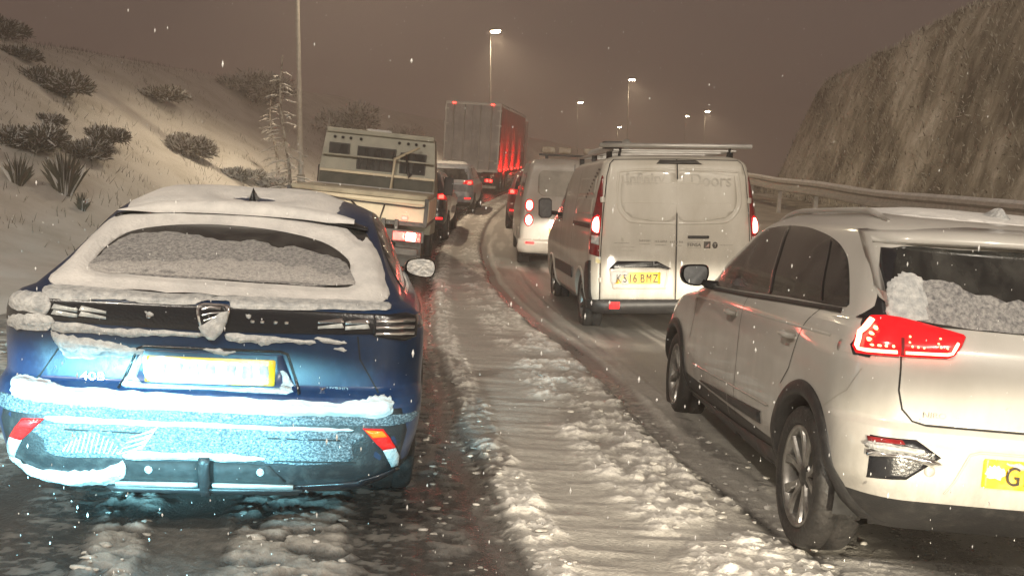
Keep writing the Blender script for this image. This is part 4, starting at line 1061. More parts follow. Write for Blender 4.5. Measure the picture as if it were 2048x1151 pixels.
def white_crossover():
    t = thing('white_crossover', 'white crossover car with a lit red tail light, nearest on the right', 'car')
    B = Body(HATCH_ROWS, dz=0.022, nr=22, ns=90)
    wr, wf, WR = (-0.19, 0.345), (2.80, 0.325), 0.362
    B.build('body', white_paint, t, wells=[(wr[0], wr[1], WR), (wf[0], wf[1], WR)], lower=0.405)  # black skirt: plastic trim, plus the shadow below it put into colour
    for s in (1, -1):
        for wx, wz in (wr, wf):
            wheel_well(t, wx, wz, WR, s, 0.84)
            arch_trim(B, t, wx, wz, WR, s, width=0.062)
    w = make_wheel(t, wr[0], 0.785, wr[1]-0.01, R=0.318, W=0.21, rimR=0.225)
    for x, y, z in ((wr[0], -0.785, wr[1]-0.01), (wf[0], 0.785, wf[1]), (wf[0], -0.785, wf[1])): copy_wheel(w, x, y, z, 0.5)
    for ax in ('left', 'right'):
        dlo = catmull([(-0.385, 1.128), (-0.30, 1.118), (0.3, 1.106), (1.0, 1.08), (1.6, 1.062), (2.06, 1.06), (1.98, 1.14), (1.72, 1.30), (1.42, 1.41), (1.05, 1.458), (0.60, 1.462), (0.25, 1.435), (0.03, 1.40), (-0.10, 1.36), (-0.20, 1.31), (-0.32, 1.22), (-0.385, 1.15)], 5)
        B.patch('side_window', dlo, glass, t, ax, off=0.003, cell=0.045)
        B.strip('window_trim', [(-0.36, 1.105), (0.3, 1.086), (1.0, 1.06), (1.6, 1.044), (2.1, 1.036)], 0.022, black_plastic, t, ax, off=0.006, h=0.004)
        B.strip('pillar', [(0.62, 1.10), (0.84, 1.455)], 0.045, black_gloss, t, ax, off=0.006, h=0.003)
        B.strip('window_divider', [(-0.117, 1.129), (0.085, 1.40)], 0.014, black_gloss, t, ax, off=0.006, h=0.002)
        B.strip('door_gap', [(-0.15, 1.11), (-0.06, 0.99), (0.04, 0.79), (0.14, 0.70)], 0.006, gap_mat, t, ax)
        B.strip('door_gap', [(0.95, 1.06), (0.97, 0.9), (0.97, 0.42), (0.96, 0.37)], 0.006, gap_mat, t, ax)
        B.strip('door_gap', [(2.12, 1.02), (2.20, 0.8), (2.28, 0.66)], 0.006, gap_mat, t, ax)
        B.strip('bumper_gap', [(-0.44, 0.70), (-0.60, 0.80), (-0.66, 0.90)], 0.0035, crease_mat, t, ax)
        B.patch('filler_flap', rect(-0.66, -0.5, 0.95, 1.0, 0.02), white_paint, t, ax, off=0.002, cell=0.05)
        for hx in (1.16, 0.08):
            cup = B.patch('door_handle', catmull([(hx-0.09, 0.94), (hx, 0.905), (hx+0.085, 0.935), (hx+0.08, 0.958), (hx, 0.972), (hx-0.08, 0.965)], 4), crease_mat, t, ax, off=0.002, cell=0.05)
            p, nrm = B.hit(ax, hx, 0.942, 0.0)
            s = 1 if ax == 'left' else -1
            tube_obj('grip', [p + Vector((0.095, 0, 0.002)) + nrm*0.004, p + Vector((0.06, 0, 0)) + nrm*0.03, p + Vector((-0.06, 0, 0)) + nrm*0.03, p + Vector((-0.095, 0, 0.002)) + nrm*0.004], [0.012, 0.014, 0.014, 0.012], white_paint, cup)
        B.patch('door_moulding', catmull([(1.90, 0.428), (1.5, 0.452), (1.05, 0.476), (0.47, 0.506), (0.43, 0.50), (0.43, 0.455), (0.47, 0.445), (1.05, 0.430), (1.5, 0.424)], 4), black_plastic, t, ax, off=0.008, cell=0.1, thick=0.004, fall=0.02)
        B.strip('moulding_joint', [(1.08, 0.49), (1.075, 0.37)], 0.008, crease_mat, t, ax, off=0.014)
        B.patch('sill_cladding', [(0.22, 0.365), (1.2, 0.325), (2.40, 0.285), (2.40, 0.21), (0.2, 0.21)], black_plastic, t, ax, off=0.012, cell=0.1, thick=0.006, fall=0.03)
        B.strip('lower_crease', [(0.3, 0.56), (1.0, 0.54), (2.1, 0.50)], 0.012, white_paint, t, ax, off=0.001, h=0.005)
        B.strip('shoulder_crease', [(-0.4, 1.0), (0.6, 0.985), (2.2, 0.96)], 0.014, white_paint, t, ax, off=0.0, h=0.004)
        # roof rail
        pts = []
        sy = 1 if ax == 'left' else -1
        for i in range(15):
            x = -0.22 + 1.72*i/14
            p = B.hit('top', x, sy*0.60)[0]
            e = min(1, min(i, 14-i)/2.0)
            pts.append((x, sy*0.60, p.z + 0.002 + 0.020*e))
        tube_obj('roof_rail', pts, [0.008] + [0.014]*13 + [0.008], alu, t)
    # rear glass, black pillar trims, spoiler
    B.patch('rear_window', catmull([(0.735, 1.105), (0.715, 1.24), (0.665, 1.385), (0.4, 1.40), (0, 1.41), (-0.4, 1.40), (-0.665, 1.385), (-0.715, 1.24), (-0.735, 1.105), (-0.4, 1.088), (0, 1.085), (0.4, 1.088)], 4), glass, t, 'rear', off=0.003, cell=0.03)
    for s in (1, -1):
        B.patch('pillar_trim', [(s*0.73, 1.095), (s*0.80, 1.09), (s*0.752, 1.145), (s*0.722, 1.25), (s*0.685, 1.385), (s*0.64, 1.385), (s*0.69, 1.25)], black_gloss, t, 'rear', off=0.006, cell=0.04, depth=0.02)
    V, Fc = [], []; K = 40
    for i in range(K+1):
        y = 0.745 - 1.49*i/K; q = abs(y)/0.745
        p, nrm = B.hit('rear', y*0.97, 1.455)
        dp = 0.022*q**2
        for dx, dz in ((0.12, 0.052-0.03*q**4), (0.0, 0.030-0.02*q**4), (-0.085, 0.004), (-0.100, -0.022), (-0.080, -0.034), (0.02, -0.02)):
            V.append((p.x + dx*(1-0.3*q**6), y, p.z + dz - dp))
    for i in range(K):
        for k in range(6):
            k2 = (k+1) % 6; Fc.append((i*6+k, (i+1)*6+k, (i+1)*6+k2, i*6+k2))
    Fc += [tuple(range(5, -1, -1)), tuple(K*6+k for k in range(6))]
    mesh_obj('spoiler', V, Fc, white_paint, t, smooth=True)
    B.patch('roof_snow', ragged([(0.0, 0.50), (-0.12, 0.3), (-0.15, 0), (-0.12, -0.3), (0, -0.50), (0.6, -0.54), (1.2, -0.48), (1.3, 0), (1.2, 0.48), (0.6, 0.53)], 0.02, 11), snow_fine, t, 'top', off=0.002, thick=0.018, fall=0.12, cell=0.05, noise=0.006, nfreq=5)
    B.patch('aerial', catmull([(0.12, 0.02), (0.0, 0.045), (-0.08, 0.0), (0.0, -0.045)], 4), snow_wet, t, 'top', off=0.02, thick=0.045, fall=0.05, cell=0.012, label='aerial base under a lump of wet snow')
    # snow and frost on the glass
    B.patch('window_snow', ragged([(0.725, 1.118), (0.72, 1.16), (0.712, 1.21), (0.705, 1.242), (0.685, 1.255), (0.665, 1.272), (0.645, 1.288), (0.60, 1.285), (0.575, 1.26), (0.57, 1.18), (0.58, 1.115), (0.66, 1.108)], 0.005, 12, n=3), snow_wet, t, 'rear', off=0.007, thick=0.004, fall=0.02, cell=0.012, noise=0.003, label='block of snow left in the corner of the rear window')
    B.patch('window_frost', ragged([(0.60, 1.255), (0.52, 1.268), (0.44, 1.26), (0.41, 1.22), (0.40, 1.17), (0.44, 1.145), (0.52, 1.125), (0.58, 1.13), (0.60, 1.18)], 0.004, 13), frost, t, 'rear', off=0.005, thick=0.003, fall=0.05, cell=0.012, noise=0.003, nfreq=60)
    B.patch('window_frost', ragged([(0.61, 1.108), (0.57, 1.14), (0.45, 1.15), (0.36, 1.20), (0.2, 1.18), (0, 1.19), (-0.3, 1.18), (-0.68, 1.18), (-0.70, 1.115), (-0.4, 1.092), (0, 1.09), (0.40, 1.092)], 0.004, 14), frost, t, 'rear', off=0.004, thick=0.003, fall=0.04, cell=0.03, noise=0.003, nfreq=30)
    B.patch('window_frost', ragged([(0.45, 1.23), (0.2, 1.21), (0, 1.22), (-0.3, 1.21), (-0.7, 1.20), (-0.7, 1.12), (0, 1.12), (0.4, 1.14)], 0.01, 15), frost, t, 'rear', off=0.0035, thick=0.002, fall=0.04, cell=0.04)
    # tail lights
    for s in (1, -1):
        P_ = lambda L: [(s*a, b) for a, b in L]
        B.patch('lamp_surround', P_([(0.846, 0.985), (0.842, 0.948), (0.80, 0.948), (0.75, 1.05), (0.735, 1.12), (0.757, 1.14), (0.80, 1.075)]), black_gloss, t, 'rear', off=0.003, cell=0.03, depth=0.02)
        lens = [(0.832, 0.955), (0.76, 0.962), (0.70, 0.966), (0.60, 0.970), (0.519, 0.974), (0.495, 0.985), (0.465, 1.02), (0.443, 1.058), (0.450, 1.067), (0.52, 1.082), (0.60, 1.098), (0.684, 1.113), (0.73, 1.115), (0.766, 1.107), (0.80, 1.060), (0.826, 1.02), (0.838, 0.98)]
        lm = B.patch('tail_light', P_(lens), lens_red_lit, t, 'rear', off=0.008, thick=0.010, fall=0.03, cell=0.022, depth=0.03, label='red wrap-round tail light with lit strips' if s > 0 else None)
        for ln, wd in (([(0.766, 1.083), (0.812, 1.031), (0.823, 0.985), (0.820, 0.972), (0.80, 0.972), (0.713, 0.978)], 0.013), ([(0.688, 0.978), (0.529, 0.984), (0.510, 0.990), (0.484, 1.026)], 0.011)):
            B.strip('light_strip', P_(ln), wd, led_hot, lm, 'rear', off=0.027, step=0.015, h=0.003)
        for ln, wd in (([(0.762, 1.060), (0.790, 1.022), (0.795, 1.0)], 0.013), ([(0.795, 0.994), (0.716, 0.998)], 0.010), ([(0.665, 1.045), (0.672, 1.003), (0.606, 1.001)], 0.008), ([(0.546, 1.045), (0.565, 1.008), (0.515, 1.004)], 0.008)):
            L = [np.array(q) for q in P_(ln)]
            for a, b in zip(L[:-1], L[1:]):
                k = max(1, int(np.hypot(*(b-a))/0.017))
                for i in range(k):
                    q = a + (b-a)*(i+0.5)/k
                    B.patch('light_dot', [(q[0]+wd*0.5*math.cos(v), q[1]+wd*0.5*math.sin(v)) for v in [j*math.pi/3 for j in range(6)]], led_warm, lm, 'rear', off=0.027, cell=0.05, depth=0.004)
        B.strip('lens_joint', P_([(0.700, 0.967), (0.695, 1.03)]), 0.012, lens_red_unlit, lm, 'rear', off=0.026)
        B.strip('tailgate_gap', P_([(0.698, 0.966), (0.694, 0.834), (0.672, 0.76), (0.627, 0.715), (0.577, 0.703), (0.3, 0.703), (0, 0.703)]), 0.007, gap_mat, t, 'rear', off=0.002)
        fog = B.patch('fog_lamp_recess', P_([(0.785, 0.648), (0.625, 0.651), (0.529, 0.592), (0.575, 0.555), (0.652, 0.494), (0.785, 0.481)]), black_gloss, t, 'rear', off=0.003, cell=0.05)
        B.patch('fog_lamp_bar', P_([(0.79, 0.592), (0.68, 0.600), (0.55, 0.582), (0.525, 0.568), (0.57, 0.558), (0.68, 0.580), (0.79, 0.570)]), chrome, fog, 'rear', off=0.016, thick=0.01, fall=0.01, cell=0.03)
        B.patch('snow_on_bar', ragged(P_([(0.785, 0.622), (0.70, 0.624), (0.60, 0.612), (0.63, 0.598), (0.70, 0.598), (0.785, 0.600)]), 0.003, 21), snow_wet, fog, 'rear', off=0.018, thick=0.012, fall=0.012, cell=0.015, noise=0.003)
        B.patch('reflector', P_([(0.79, 0.640), (0.68, 0.643), (0.67, 0.630), (0.79, 0.625)]), lens_red_unlit, fog, 'rear', off=0.012, cell=0.04)
    B.patch('tow_eye_cover', [(0.567+0.022*math.cos(a), 0.535+0.022*math.sin(a)) for a in [k*math.pi/8 for k in range(16)]], crease_mat, t, 'rear', off=0.0015, cell=0.05, depth=0.003)
    B.patch('tow_eye_face', [(0.567+0.019*math.cos(a), 0.535+0.019*math.sin(a)) for a in [k*math.pi/8 for k in range(16)]], white_paint, t, 'rear', off=0.003, cell=0.05, depth=0.003)
    B.strip('recess_edge', [(0.50, 0.45), (0.47, 0.50), (0.42, 0.612), (0.38, 0.625), (-0.2, 0.625), (-0.42, 0.61)], 0.009, crease_mat, t, 'rear', off=0.002, h=0.003)
    pl = B.patch('number_plate', rect(-0.160, 0.366, 0.492, 0.603, 0.008), plate_yellow, t, 'rear', off=0.010, cell=0.06, depth=0.014)
    xs = B.hit('rear', 0.1, 0.55)[0].x - 0.012
    for k, (ch, yy) in enumerate((('G', 0.255), ('F', 0.195), ('7', 0.13), ('0', 0.075))):
        rear_text('plate_character', ch, yy, 0.510, xs-0.002, 0.105, plate_ink, pl, sx=0.8)
    B.patch('plate_snow', ragged([(0.355, 0.57), (0.32, 0.58), (0.28, 0.56), (0.30, 0.53), (0.35, 0.535)], 0.006, 24), plate_pale, pl, 'rear', off=0.012, thick=0.004, fall=0.01, cell=0.02)
    B.patch('plate_snow', ragged([(0.28, 0.597), (0.19, 0.592), (0.08, 0.58), (0.06, 0.555), (0.13, 0.56), (0.23, 0.575)], 0.006, 25), snow_wet, pl, 'rear', off=0.012, thick=0.005, fall=0.01, cell=0.02)
    rear_text('badge_lettering', 'NIRO', 0.545, 0.735, B.hit('rear', 0.545, 0.74)[0].x-0.003, 0.032, crease_mat, t, sx=1.2)
    # left door mirror
    for s in (1, -1):
        ring = catmull([(0.10, 0.005), (0.085, 0.058), (0.0, 0.072), (-0.07, 0.068), (-0.085, 0.01), (-0.06, -0.05), (0.0, -0.068), (0.075, -0.05)], 4)
        V, Fc = [], []; n = len(ring)
        for dx, sc in ((0.0, 0.95), (0.012, 1.0), (0.05, 0.97), (0.10, 0.80), (0.13, 0.4)):
            for (a, b) in ring: V.append((dx, s*a*sc, b*sc))
        for i in range(4):
            for k in range(n): Fc.append((i*n+k, i*n+(k+1) % n, (i+1)*n+(k+1) % n, (i+1)*n+k))
        Fc.append(tuple(4*n+k for k in range(n)))
        mo = mesh_obj('door_mirror', V, Fc, black_gloss, t, smooth=True)
        mo.location = (1.78, s*1.0, 1.115); mo.rotation_euler = (0, 0.03, 0.12*s)
        g = [(s*a*0.84, b*0.84) for a, b in ring]
        mesh_obj('mirror_glass', [(0.002, a, b) for a, b in g] + [(0.010, a, b) for a, b in g], [tuple(range(n))] + [(k, (k+1) % n, n+(k+1) % n, n+k) for k in range(n)], mat('misted_mirror_glass', (0.20, 0.21, 0.22), 0.25, metal=0.5, color2=(0.30, 0.31, 0.32), nscale=20, bump=0.05, bscale=60), mo)
        tube_obj('mirror_stalk', [(1.82, s*0.84, 1.055), (1.80, s*0.93, 1.065), (1.80, s*0.96, 1.08)], [0.034, 0.026, 0.02], black_gloss, t)
    pose(t, (2.187, 4.611, 0.0), 0.025, 0.034, -0.030)
    return t, B
WHITE, WHITE_B = white_crossover()

# ------------------------------------------------------------------ vans
VAN_ROWS = [(0.30, -0.92, 3.75, 0.88, 0.10, 0.08, 0.02, 0.0),
        (0.40, -1.00, 3.82, 0.945, 0.12, 0.10, 0.03, 0.0),
        (0.55, -1.005, 3.86, 0.965, 0.12, 0.10, 0.03, 0.0),
        (0.90, -1.005, 3.84, 0.968, 0.12, 0.10, 0.03, 0.0),
        (1.05, -1.005, 3.60, 0.96, 0.12, 0.10, 0.03, 0.0),
        (1.25, -1.003, 3.10, 0.942, 0.12, 0.10, 0.03, 0.0),
        (1.36, -1.00, 2.85, 0.925, 0.12, 0.10, 0.03, 0.0),
        (1.60, -0.99, 2.45, 0.885, 0.12, 0.10, 0.03, 0.0),
        (1.85, -0.975, 2.05, 0.838, 0.12, 0.10, 0.03, 0.0),
        (1.94, -0.955, 1.90, 0.808, 0.12, 0.10, 0.03, 0.0),
        (1.985, -0.92, 1.80, 0.76, 0.12, 0.10, 0.03, 0.0),
        (2.02, -0.84, 1.70, 0.66, 0.12, 0.10, 0.02, 0.0),
        (2.04, -0.70, 1.55, 0.45, 0.10, 0.10, 0.01, 0.0)]

def van_base(t, paint, wheelR=0.335):
    B = Body(VAN_ROWS, dz=0.03, nr=20, ns=70)
    ws = ((-0.23, 0.335), (2.73, 0.335))
    B.build('body', paint, t, wells=[(x, z, 0.385) for x, z in ws])
    for s in (1, -1):
        for x, z in ws:
            wheel_well(t, x, z, 0.385, s, 0.90, 0.6)
            arch_trim(B, t, x, z, 0.385, s, width=0.03, m=dark_frame if False else paint)
    w = make_wheel(t, ws[0][0], 0.845, wheelR, R=wheelR, W=0.215, rimR=0.21, style='plain', spoke_mat=rim_dark)
    for x, y in ((ws[0][0], -0.845), (ws[1][0], 0.845), (ws[1][0], -0.845)): copy_wheel(w, x, y, wheelR, 0.3)
    return B

def white_van():
    t = thing('white_van', 'white panel van with roof rack and logos on its doors, plate reading 16 BMZ', 'van')
    B = van_base(t, van_paint)
    # each rear door is a panel of its own, a little proud of the body
    for s, (a, b_) in ((1, (0.845, 0.004)), (-1, (-0.845, -0.004))):
        k = s
        door = B.patch('rear_door', [(b_, 0.425), (a, 0.425), (a-0.005*k, 0.9), (a-0.03*k, 1.4), (a-0.072*k, 1.80), (a-0.11*k, 1.93), (a-0.15*k, 1.965), (b_, 1.975)], van_paint, t, 'rear', off=0.012, thick=0.004, fall=0.02, cell=0.05, depth=0.03)
        cr_ = [(0.02, 1.275), (0.46, 1.285), (0.56, 1.32), (0.645, 1.42), (0.67, 1.55), (0.655, 1.78), (0.60, 1.85), (0.02, 1.87)] if s > 0 else [(-0.02, 1.275), (-0.50, 1.285), (-0.62, 1.33), (-0.70, 1.43), (-0.72, 1.55), (-0.69, 1.80), (-0.63, 1.85), (-0.02, 1.87)]
        B.strip('pressed_edge', catmull(cr_, 4, closed=False), 0.035, van_paint, door, 'rear', off=0.015, step=0.03, h=0.008)
        B.patch('window_pressing', catmull([(p[0]*0.93+0.01*s, 1.56+(p[1]-1.56)*0.86) for p in cr_], 3), van_paint, door, 'rear', off=0.0165, cell=0.08, thick=0.003, fall=0.03)
        B.patch('door_hinge', rect(a-0.02*k-0.02, a-0.02*k+0.02, 1.50, 1.56, 0.008), van_paint, t, 'rear', off=0.016, cell=0.05)
        B.patch('door_hinge', rect(a-0.005*k-0.02, a-0.005*k+0.02, 0.62, 0.67, 0.008), van_paint, t, 'rear', off=0.016, cell=0.05)
        for ln in ([(0.03*k, 1.50), (0.6*k, 1.505)], [(0.03*k, 1.72), (0.6*k, 1.725)]):
            B.strip('pressed_line', ln, 0.014, van_paint, door, 'rear', off=0.018, h=0.004)
    B.strip('door_gap', [(0, 0.42), (0, 1.975)], 0.012, gap_mat, t, 'rear', off=0.013)
    B.strip('door_gap', [(0.852, 0.42), (0.848, 0.9), (0.822, 1.4), (0.78, 1.8), (0.745, 1.93), (0.70, 1.975), (0, 1.985), (-0.70, 1.975), (-0.745, 1.93), (-0.78, 1.8), (-0.822, 1.4), (-0.848, 0.9), (-0.852, 0.42)], 0.010, gap_mat, t, 'rear', off=0.003)
    B.patch('high_brake_light', [(0.235, 1.925), (0.19, 1.962), (-0.21, 1.962), (-0.285, 1.922)], dark_frame, t, 'rear', off=0.022, cell=0.06)
    B.patch('door_handle', rect(-0.365, -0.125, 1.11, 1.14, 0.012), black_plastic, t, 'rear', off=0.03, cell=0.05, depth=0.02)
    tr = B.patch('plate_hood', [(0.745, 0.775), (0.66, 0.855), (0.22, 0.855), (0.06, 0.775), (0.10, 0.765), (0.20, 0.785), (0.62, 0.785), (0.70, 0.765)], black_gloss, t, 'rear', off=0.05, cell=0.06, depth=0.04, label='grey-violet gloss handle bar over the plate')
    B.strip('plate_recess', [(0.74, 0.77), (0.70, 0.55), (0.12, 0.55), (0.09, 0.77)], 0.02, van_paint, t, 'rear', off=0.018, h=0.006)
    pl = B.patch('number_plate', rect(0.175, 0.70, 0.602, 0.732, 0.008), plate_yellow, t, 'rear', off=0.024, cell=0.07, depth=0.01, label='yellow plate, its left half whitened with snow')
    px = B.hit('rear', 0.20, 0.66)[0].x - 0.0285
    rear_text('plate_character', 'K', 0.645, 0.620, px, 0.130, plate_ink, pl, sx=0.72)
    rear_text('plate_character', 'S', 0.575, 0.620, px, 0.130, plate_ink, pl, sx=0.72)
    for ch, yy in (('1', 0.515), ('6', 0.462), ('B', 0.378), ('M', 0.305), ('Z', 0.232)):
        rear_text('plate_character', ch, yy, 0.620, px, 0.130, plate_ink, pl, sx=0.72 if ch != 'M' else 0.62)
    B.patch('plate_snow', ragged([(0.715, 0.735), (0.60, 0.740), (0.53, 0.735), (0.545, 0.690), (0.575, 0.672), (0.60, 0.700), (0.625, 0.665), (0.66, 0.650), (0.67, 0.615), (0.72, 0.60)], 0.006, 3, n=4), snow_fine, pl, 'rear', off=0.029, thick=0.010, fall=0.015, cell=0.016)
    B.patch('plate_snow', ragged([(0.60, 0.655), (0.55, 0.650), (0.53, 0.605), (0.60, 0.600)], 0.006, 4, n=4), snow_fine, pl, 'rear', off=0.029, thick=0.006, fall=0.01, cell=0.016)
    dx = B.hit('rear', 0.1, 1.05)[0].x - 0.0175
    rsl = random.Random(8)
    for (a, b_, z, hh, m_) in ((0.42, 0.29, 1.085, 0.026, ink_grey), (0.245, 0.11, 1.078, 0.028, ink_grey), (0.075, -0.075, 1.072, 0.026, ink_grey), (0.62, 0.585, 1.10, 0.04, ink_ghost), (0.69, 0.46, 1.015, 0.016, ink_ghost), (0.61, 0.47, 0.975, 0.014, ink_ghost)):
        y = a                                   # rows of small print, too small to read
        while y > b_:
            w_ = rsl.uniform(0.007, 0.016)
            B.patch('small_print', rect(y-w_, y, z-hh/2, z+hh/2*rsl.uniform(0.5, 1), 0.002, 2), m_, t, 'rear', off=0.0172, cell=0.2, depth=0.003)
            y -= w_ + rsl.uniform(0.003, 0.012)
    for s_, y, z, sz, m_ in (('FENSA', -0.20, 1.022, 0.052, ink),):
        rear_text('door_lettering', s_, y, z, dx, sz, m_, t)
    rear_text('door_lettering', 'Infinity', 0.36, 1.70, B.hit('rear', 0.36, 1.72)[0].x-0.022, 0.20, ink_ghost, t, sx=0.8)
    rear_text('door_lettering', '| Doors', -0.33, 1.69, B.hit('rear', -0.33, 1.72)[0].x-0.022, 0.20, ink_ghost, t, sx=0.9)
    B.strip('logo_frame', [(-0.125, 1.070), (-0.275, 1.070), (-0.275, 1.005), (-0.125, 1.005)], 0.006, ink_grey, t, 'rear', off=0.0175, closed=True)
    for (a, b_, z) in ((0.70, 0.53, 1.055), (0.42, 0.30, 1.045), (0.24, 0.12, 1.035), (-0.49, -0.64, 1.035), (0.06, -0.06, 1.03)):
        B.strip('printed_rule', [(a, z), (b_, z)], 0.009, ink_grey, t, 'rear', off=0.0172)
    sq = B.patch('square_logo', rect(-0.385, -0.31, 1.0, 1.075, 0.004), ink, t, 'rear', off=0.0172, cell=0.1, depth=0.004)
    B.patch('logo_mark', [(-0.325, 1.012), (-0.372, 1.012), (-0.372, 1.058)], mat('pinkish_print', (0.45, 0.30, 0.27), 0.5, color2=(0.5, 0.36, 0.32), nscale=40), sq, 'rear', off=0.019, cell=0.1, depth=0.003)
    ci = B.patch('round_logo', [(-0.437+0.031*math.cos(a), 1.035+0.036*math.sin(a)) for a in [k*math.pi/10 for k in range(20)]], ink, t, 'rear', off=0.0172, cell=0.1, depth=0.004)
    rear_text('logo_letter', 'T', -0.437, 1.016, dx-0.003, 0.055, van_paint, ci)
    st = B.patch('sticker', rect(0.845, 0.90, 0.83, 0.90, 0.005), plate_pale, t, 'rear', off=0.004, cell=0.1)
    # tail lights: tall slim stacks in the corner posts
    for s in (1, -1):
        P_ = lambda L: [(s*a, b) for a, b in L]
        tl = B.patch('tail_light', P_([(0.862, 0.90), (0.955, 0.93), (0.945, 1.12), (0.915, 1.36), (0.865, 1.62), (0.822, 1.80), (0.812, 1.78), (0.835, 1.36), (0.858, 1.12)]), lens_red_unlit, t, 'rear', off=0.010, cell=0.05, depth=0.05)
        B.patch('lit_lens', P_([(0.862, 1.16), (0.93, 1.18), (0.915, 1.33), (0.870, 1.37), (0.848, 1.33)]), lens_red_lit, tl, 'rear', off=0.022, cell=0.03, depth=0.02)
        B.patch('bulb', catmull(P_([(0.872, 1.17), (0.915, 1.20), (0.905, 1.30), (0.870, 1.34), (0.862, 1.25)]), 4), brake_hot, tl, 'rear', off=0.028, cell=0.02, depth=0.02)
        B.patch('clear_lens', P_([(0.868, 1.03), (0.935, 1.05), (0.93, 1.14), (0.862, 1.13)]), lens_clear, tl, 'rear', off=0.016, cell=0.05)
    # bumper with step and small red reflectors
    B.patch('bumper', [(0.93, 0.43), (-0.93, 0.43), (-0.93, 0.345), (-0.80, 0.315), (0.80, 0.315), (0.93, 0.345)], black_plastic, t, 'rear', off=0.075, cell=0.08, depth=0.12, thick=0.01, fall=0.03)
    for s in (1, -1):
        B.patch('reflector', rect(s*0.69-0.055, s*0.69+0.055, 0.375, 0.410, 0.008), red_dim, t, 'rear', off=0.092, cell=0.04)  # reflector given a red glow of its own
        ax = 'left' if s > 0 else 'right'
        B.patch('bumper_corner', [(-0.62, 0.33), (-0.93, 0.33), (-0.93, 0.86), (-0.72, 0.82), (-0.62, 0.66)], black_plastic, t, ax, off=0.012, cell=0.05, depth=0.03)
        B.patch('side_moulding', rect(0.45, 2.25, 0.56, 0.70, 0.02), black_plastic, t, ax, off=0.014, cell=0.1)
        B.strip('slide_rail', [(-0.85, 1.235), (0.55, 1.245)], 0.05, black_plastic, t, ax, off=0.006, h=0.006)
        B.strip('door_gap', [(0.62, 0.45), (0.62, 1.1), (0.62, 1.9)], 0.010, gap_mat, t, ax)
        B.strip('door_gap', [(1.72, 0.45), (1.72, 1.1), (1.72, 1.9)], 0.010, gap_mat, t, ax)
        B.patch('cab_window', [(1.78, 1.25), (2.70, 1.22), (2.20, 1.72), (1.82, 1.75)], glass, t, ax, off=0.004, cell=0.1)
        for zz in (1.78, 1.55):
            B.patch('side_panel_pressing', rect(-0.75, 0.5, zz-0.19, zz+0.01, 0.03), van_paint, t, ax, off=0.003, cell=0.1, thick=0.004, fall=0.02)
        for k in range(17):     # short dark slanting marks along the side
            x = -0.86 + 0.075*k; z = 1.86 - 0.038*k; l = 0.12*(1-k/26)
            B.strip('side_hatching', [(x, z), (x+l*1.3, z+0.012)], 0.020, ink if k < 9 else ink_grey, t, ax, off=0.0085, step=0.06)
        ring = [(0.10, -0.10), (0.10, 0.12), (0.06, 0.15), (-0.05, 0.15), (-0.09, 0.12), (-0.09, -0.11), (-0.05, -0.14), (0.06, -0.14)]
        V, Fc = [], []; n = 8
        for dx_, sc in ((0.0, 1.0), (0.05, 1.0), (0.11, 0.7)):
            for (a, b) in ring: V.append((dx_, a*sc, b*sc))
        for i in range(2):
            for k in range(n): Fc.append((i*n+k, i*n+(k+1) % n, (i+1)*n+(k+1) % n, (i+1)*n+k))
        Fc.append(tuple(2*n+k for k in range(n))); Fc.append(tuple(range(n))[::-1])
        mo = mesh_obj('door_mirror', V, Fc, black_plastic, t); mo.location = (2.45, s*1.10, 1.40)
        mesh_obj('mirror_glass', [(-0.003, a*0.86, b*0.88) for a, b in ring] + [(0.004, a*0.86, b*0.88) for a, b in ring], [tuple(range(n))] + [(k, (k+1) % n, n+(k+1) % n, n+k) for k in range(n)], MATS['misted_mirror_glass'], mo)
        tube_obj('mirror_arm', [(2.48, s*0.92, 1.33), (2.48, s*1.02, 1.34)], 0.03, black_plastic, t)
    # roof rack
    rk = box_obj('roof_rack', (-0.86, -0.70, 2.075), (-0.80, 0.70, 2.10), alu, t, bev=0.006)
    tube_obj('roller_bar', [(-0.90, 0.86, 2.135), (-0.90, -0.86, 2.135)], 0.026, alu, rk, n=12)
    for s in (0.62, -0.62): tube_obj('bracket', [(-0.78, s, 2.02), (-0.90, s, 2.13)], 0.016, black_plastic, rk)
    for s in (0.70, -0.70):
        box_obj('side_rail', (-0.80, s-0.02, 2.075), (1.75, s+0.02, 2.105), alu, rk)
        for x in (-0.6, 0.5, 1.6): box_obj('rail_foot', (x-0.03, s-0.03, 1.99), (x+0.03, s+0.03, 2.078), black_plastic, rk)
    for x in (-0.3, 0.4, 1.1, 1.7): box_obj('cross_bar', (x-0.02, -0.68, 2.076), (x+0.02, 0.68, 2.104), alu, rk)
    tube_obj('pipe_carrier', [(-0.7, 0.52, 2.16), (1.9, 0.52, 2.16)], 0.055, alu, t, n=12)
    box_obj('load_stop', (-0.86, 0.60, 2.10), (-0.72, 0.80, 2.18), black_plastic, t)
    pose(t, (1.77, 12.135, 0.0), 0.076, -0.039, -0.014)
    return t, B
VAN, VAN_B = white_van()

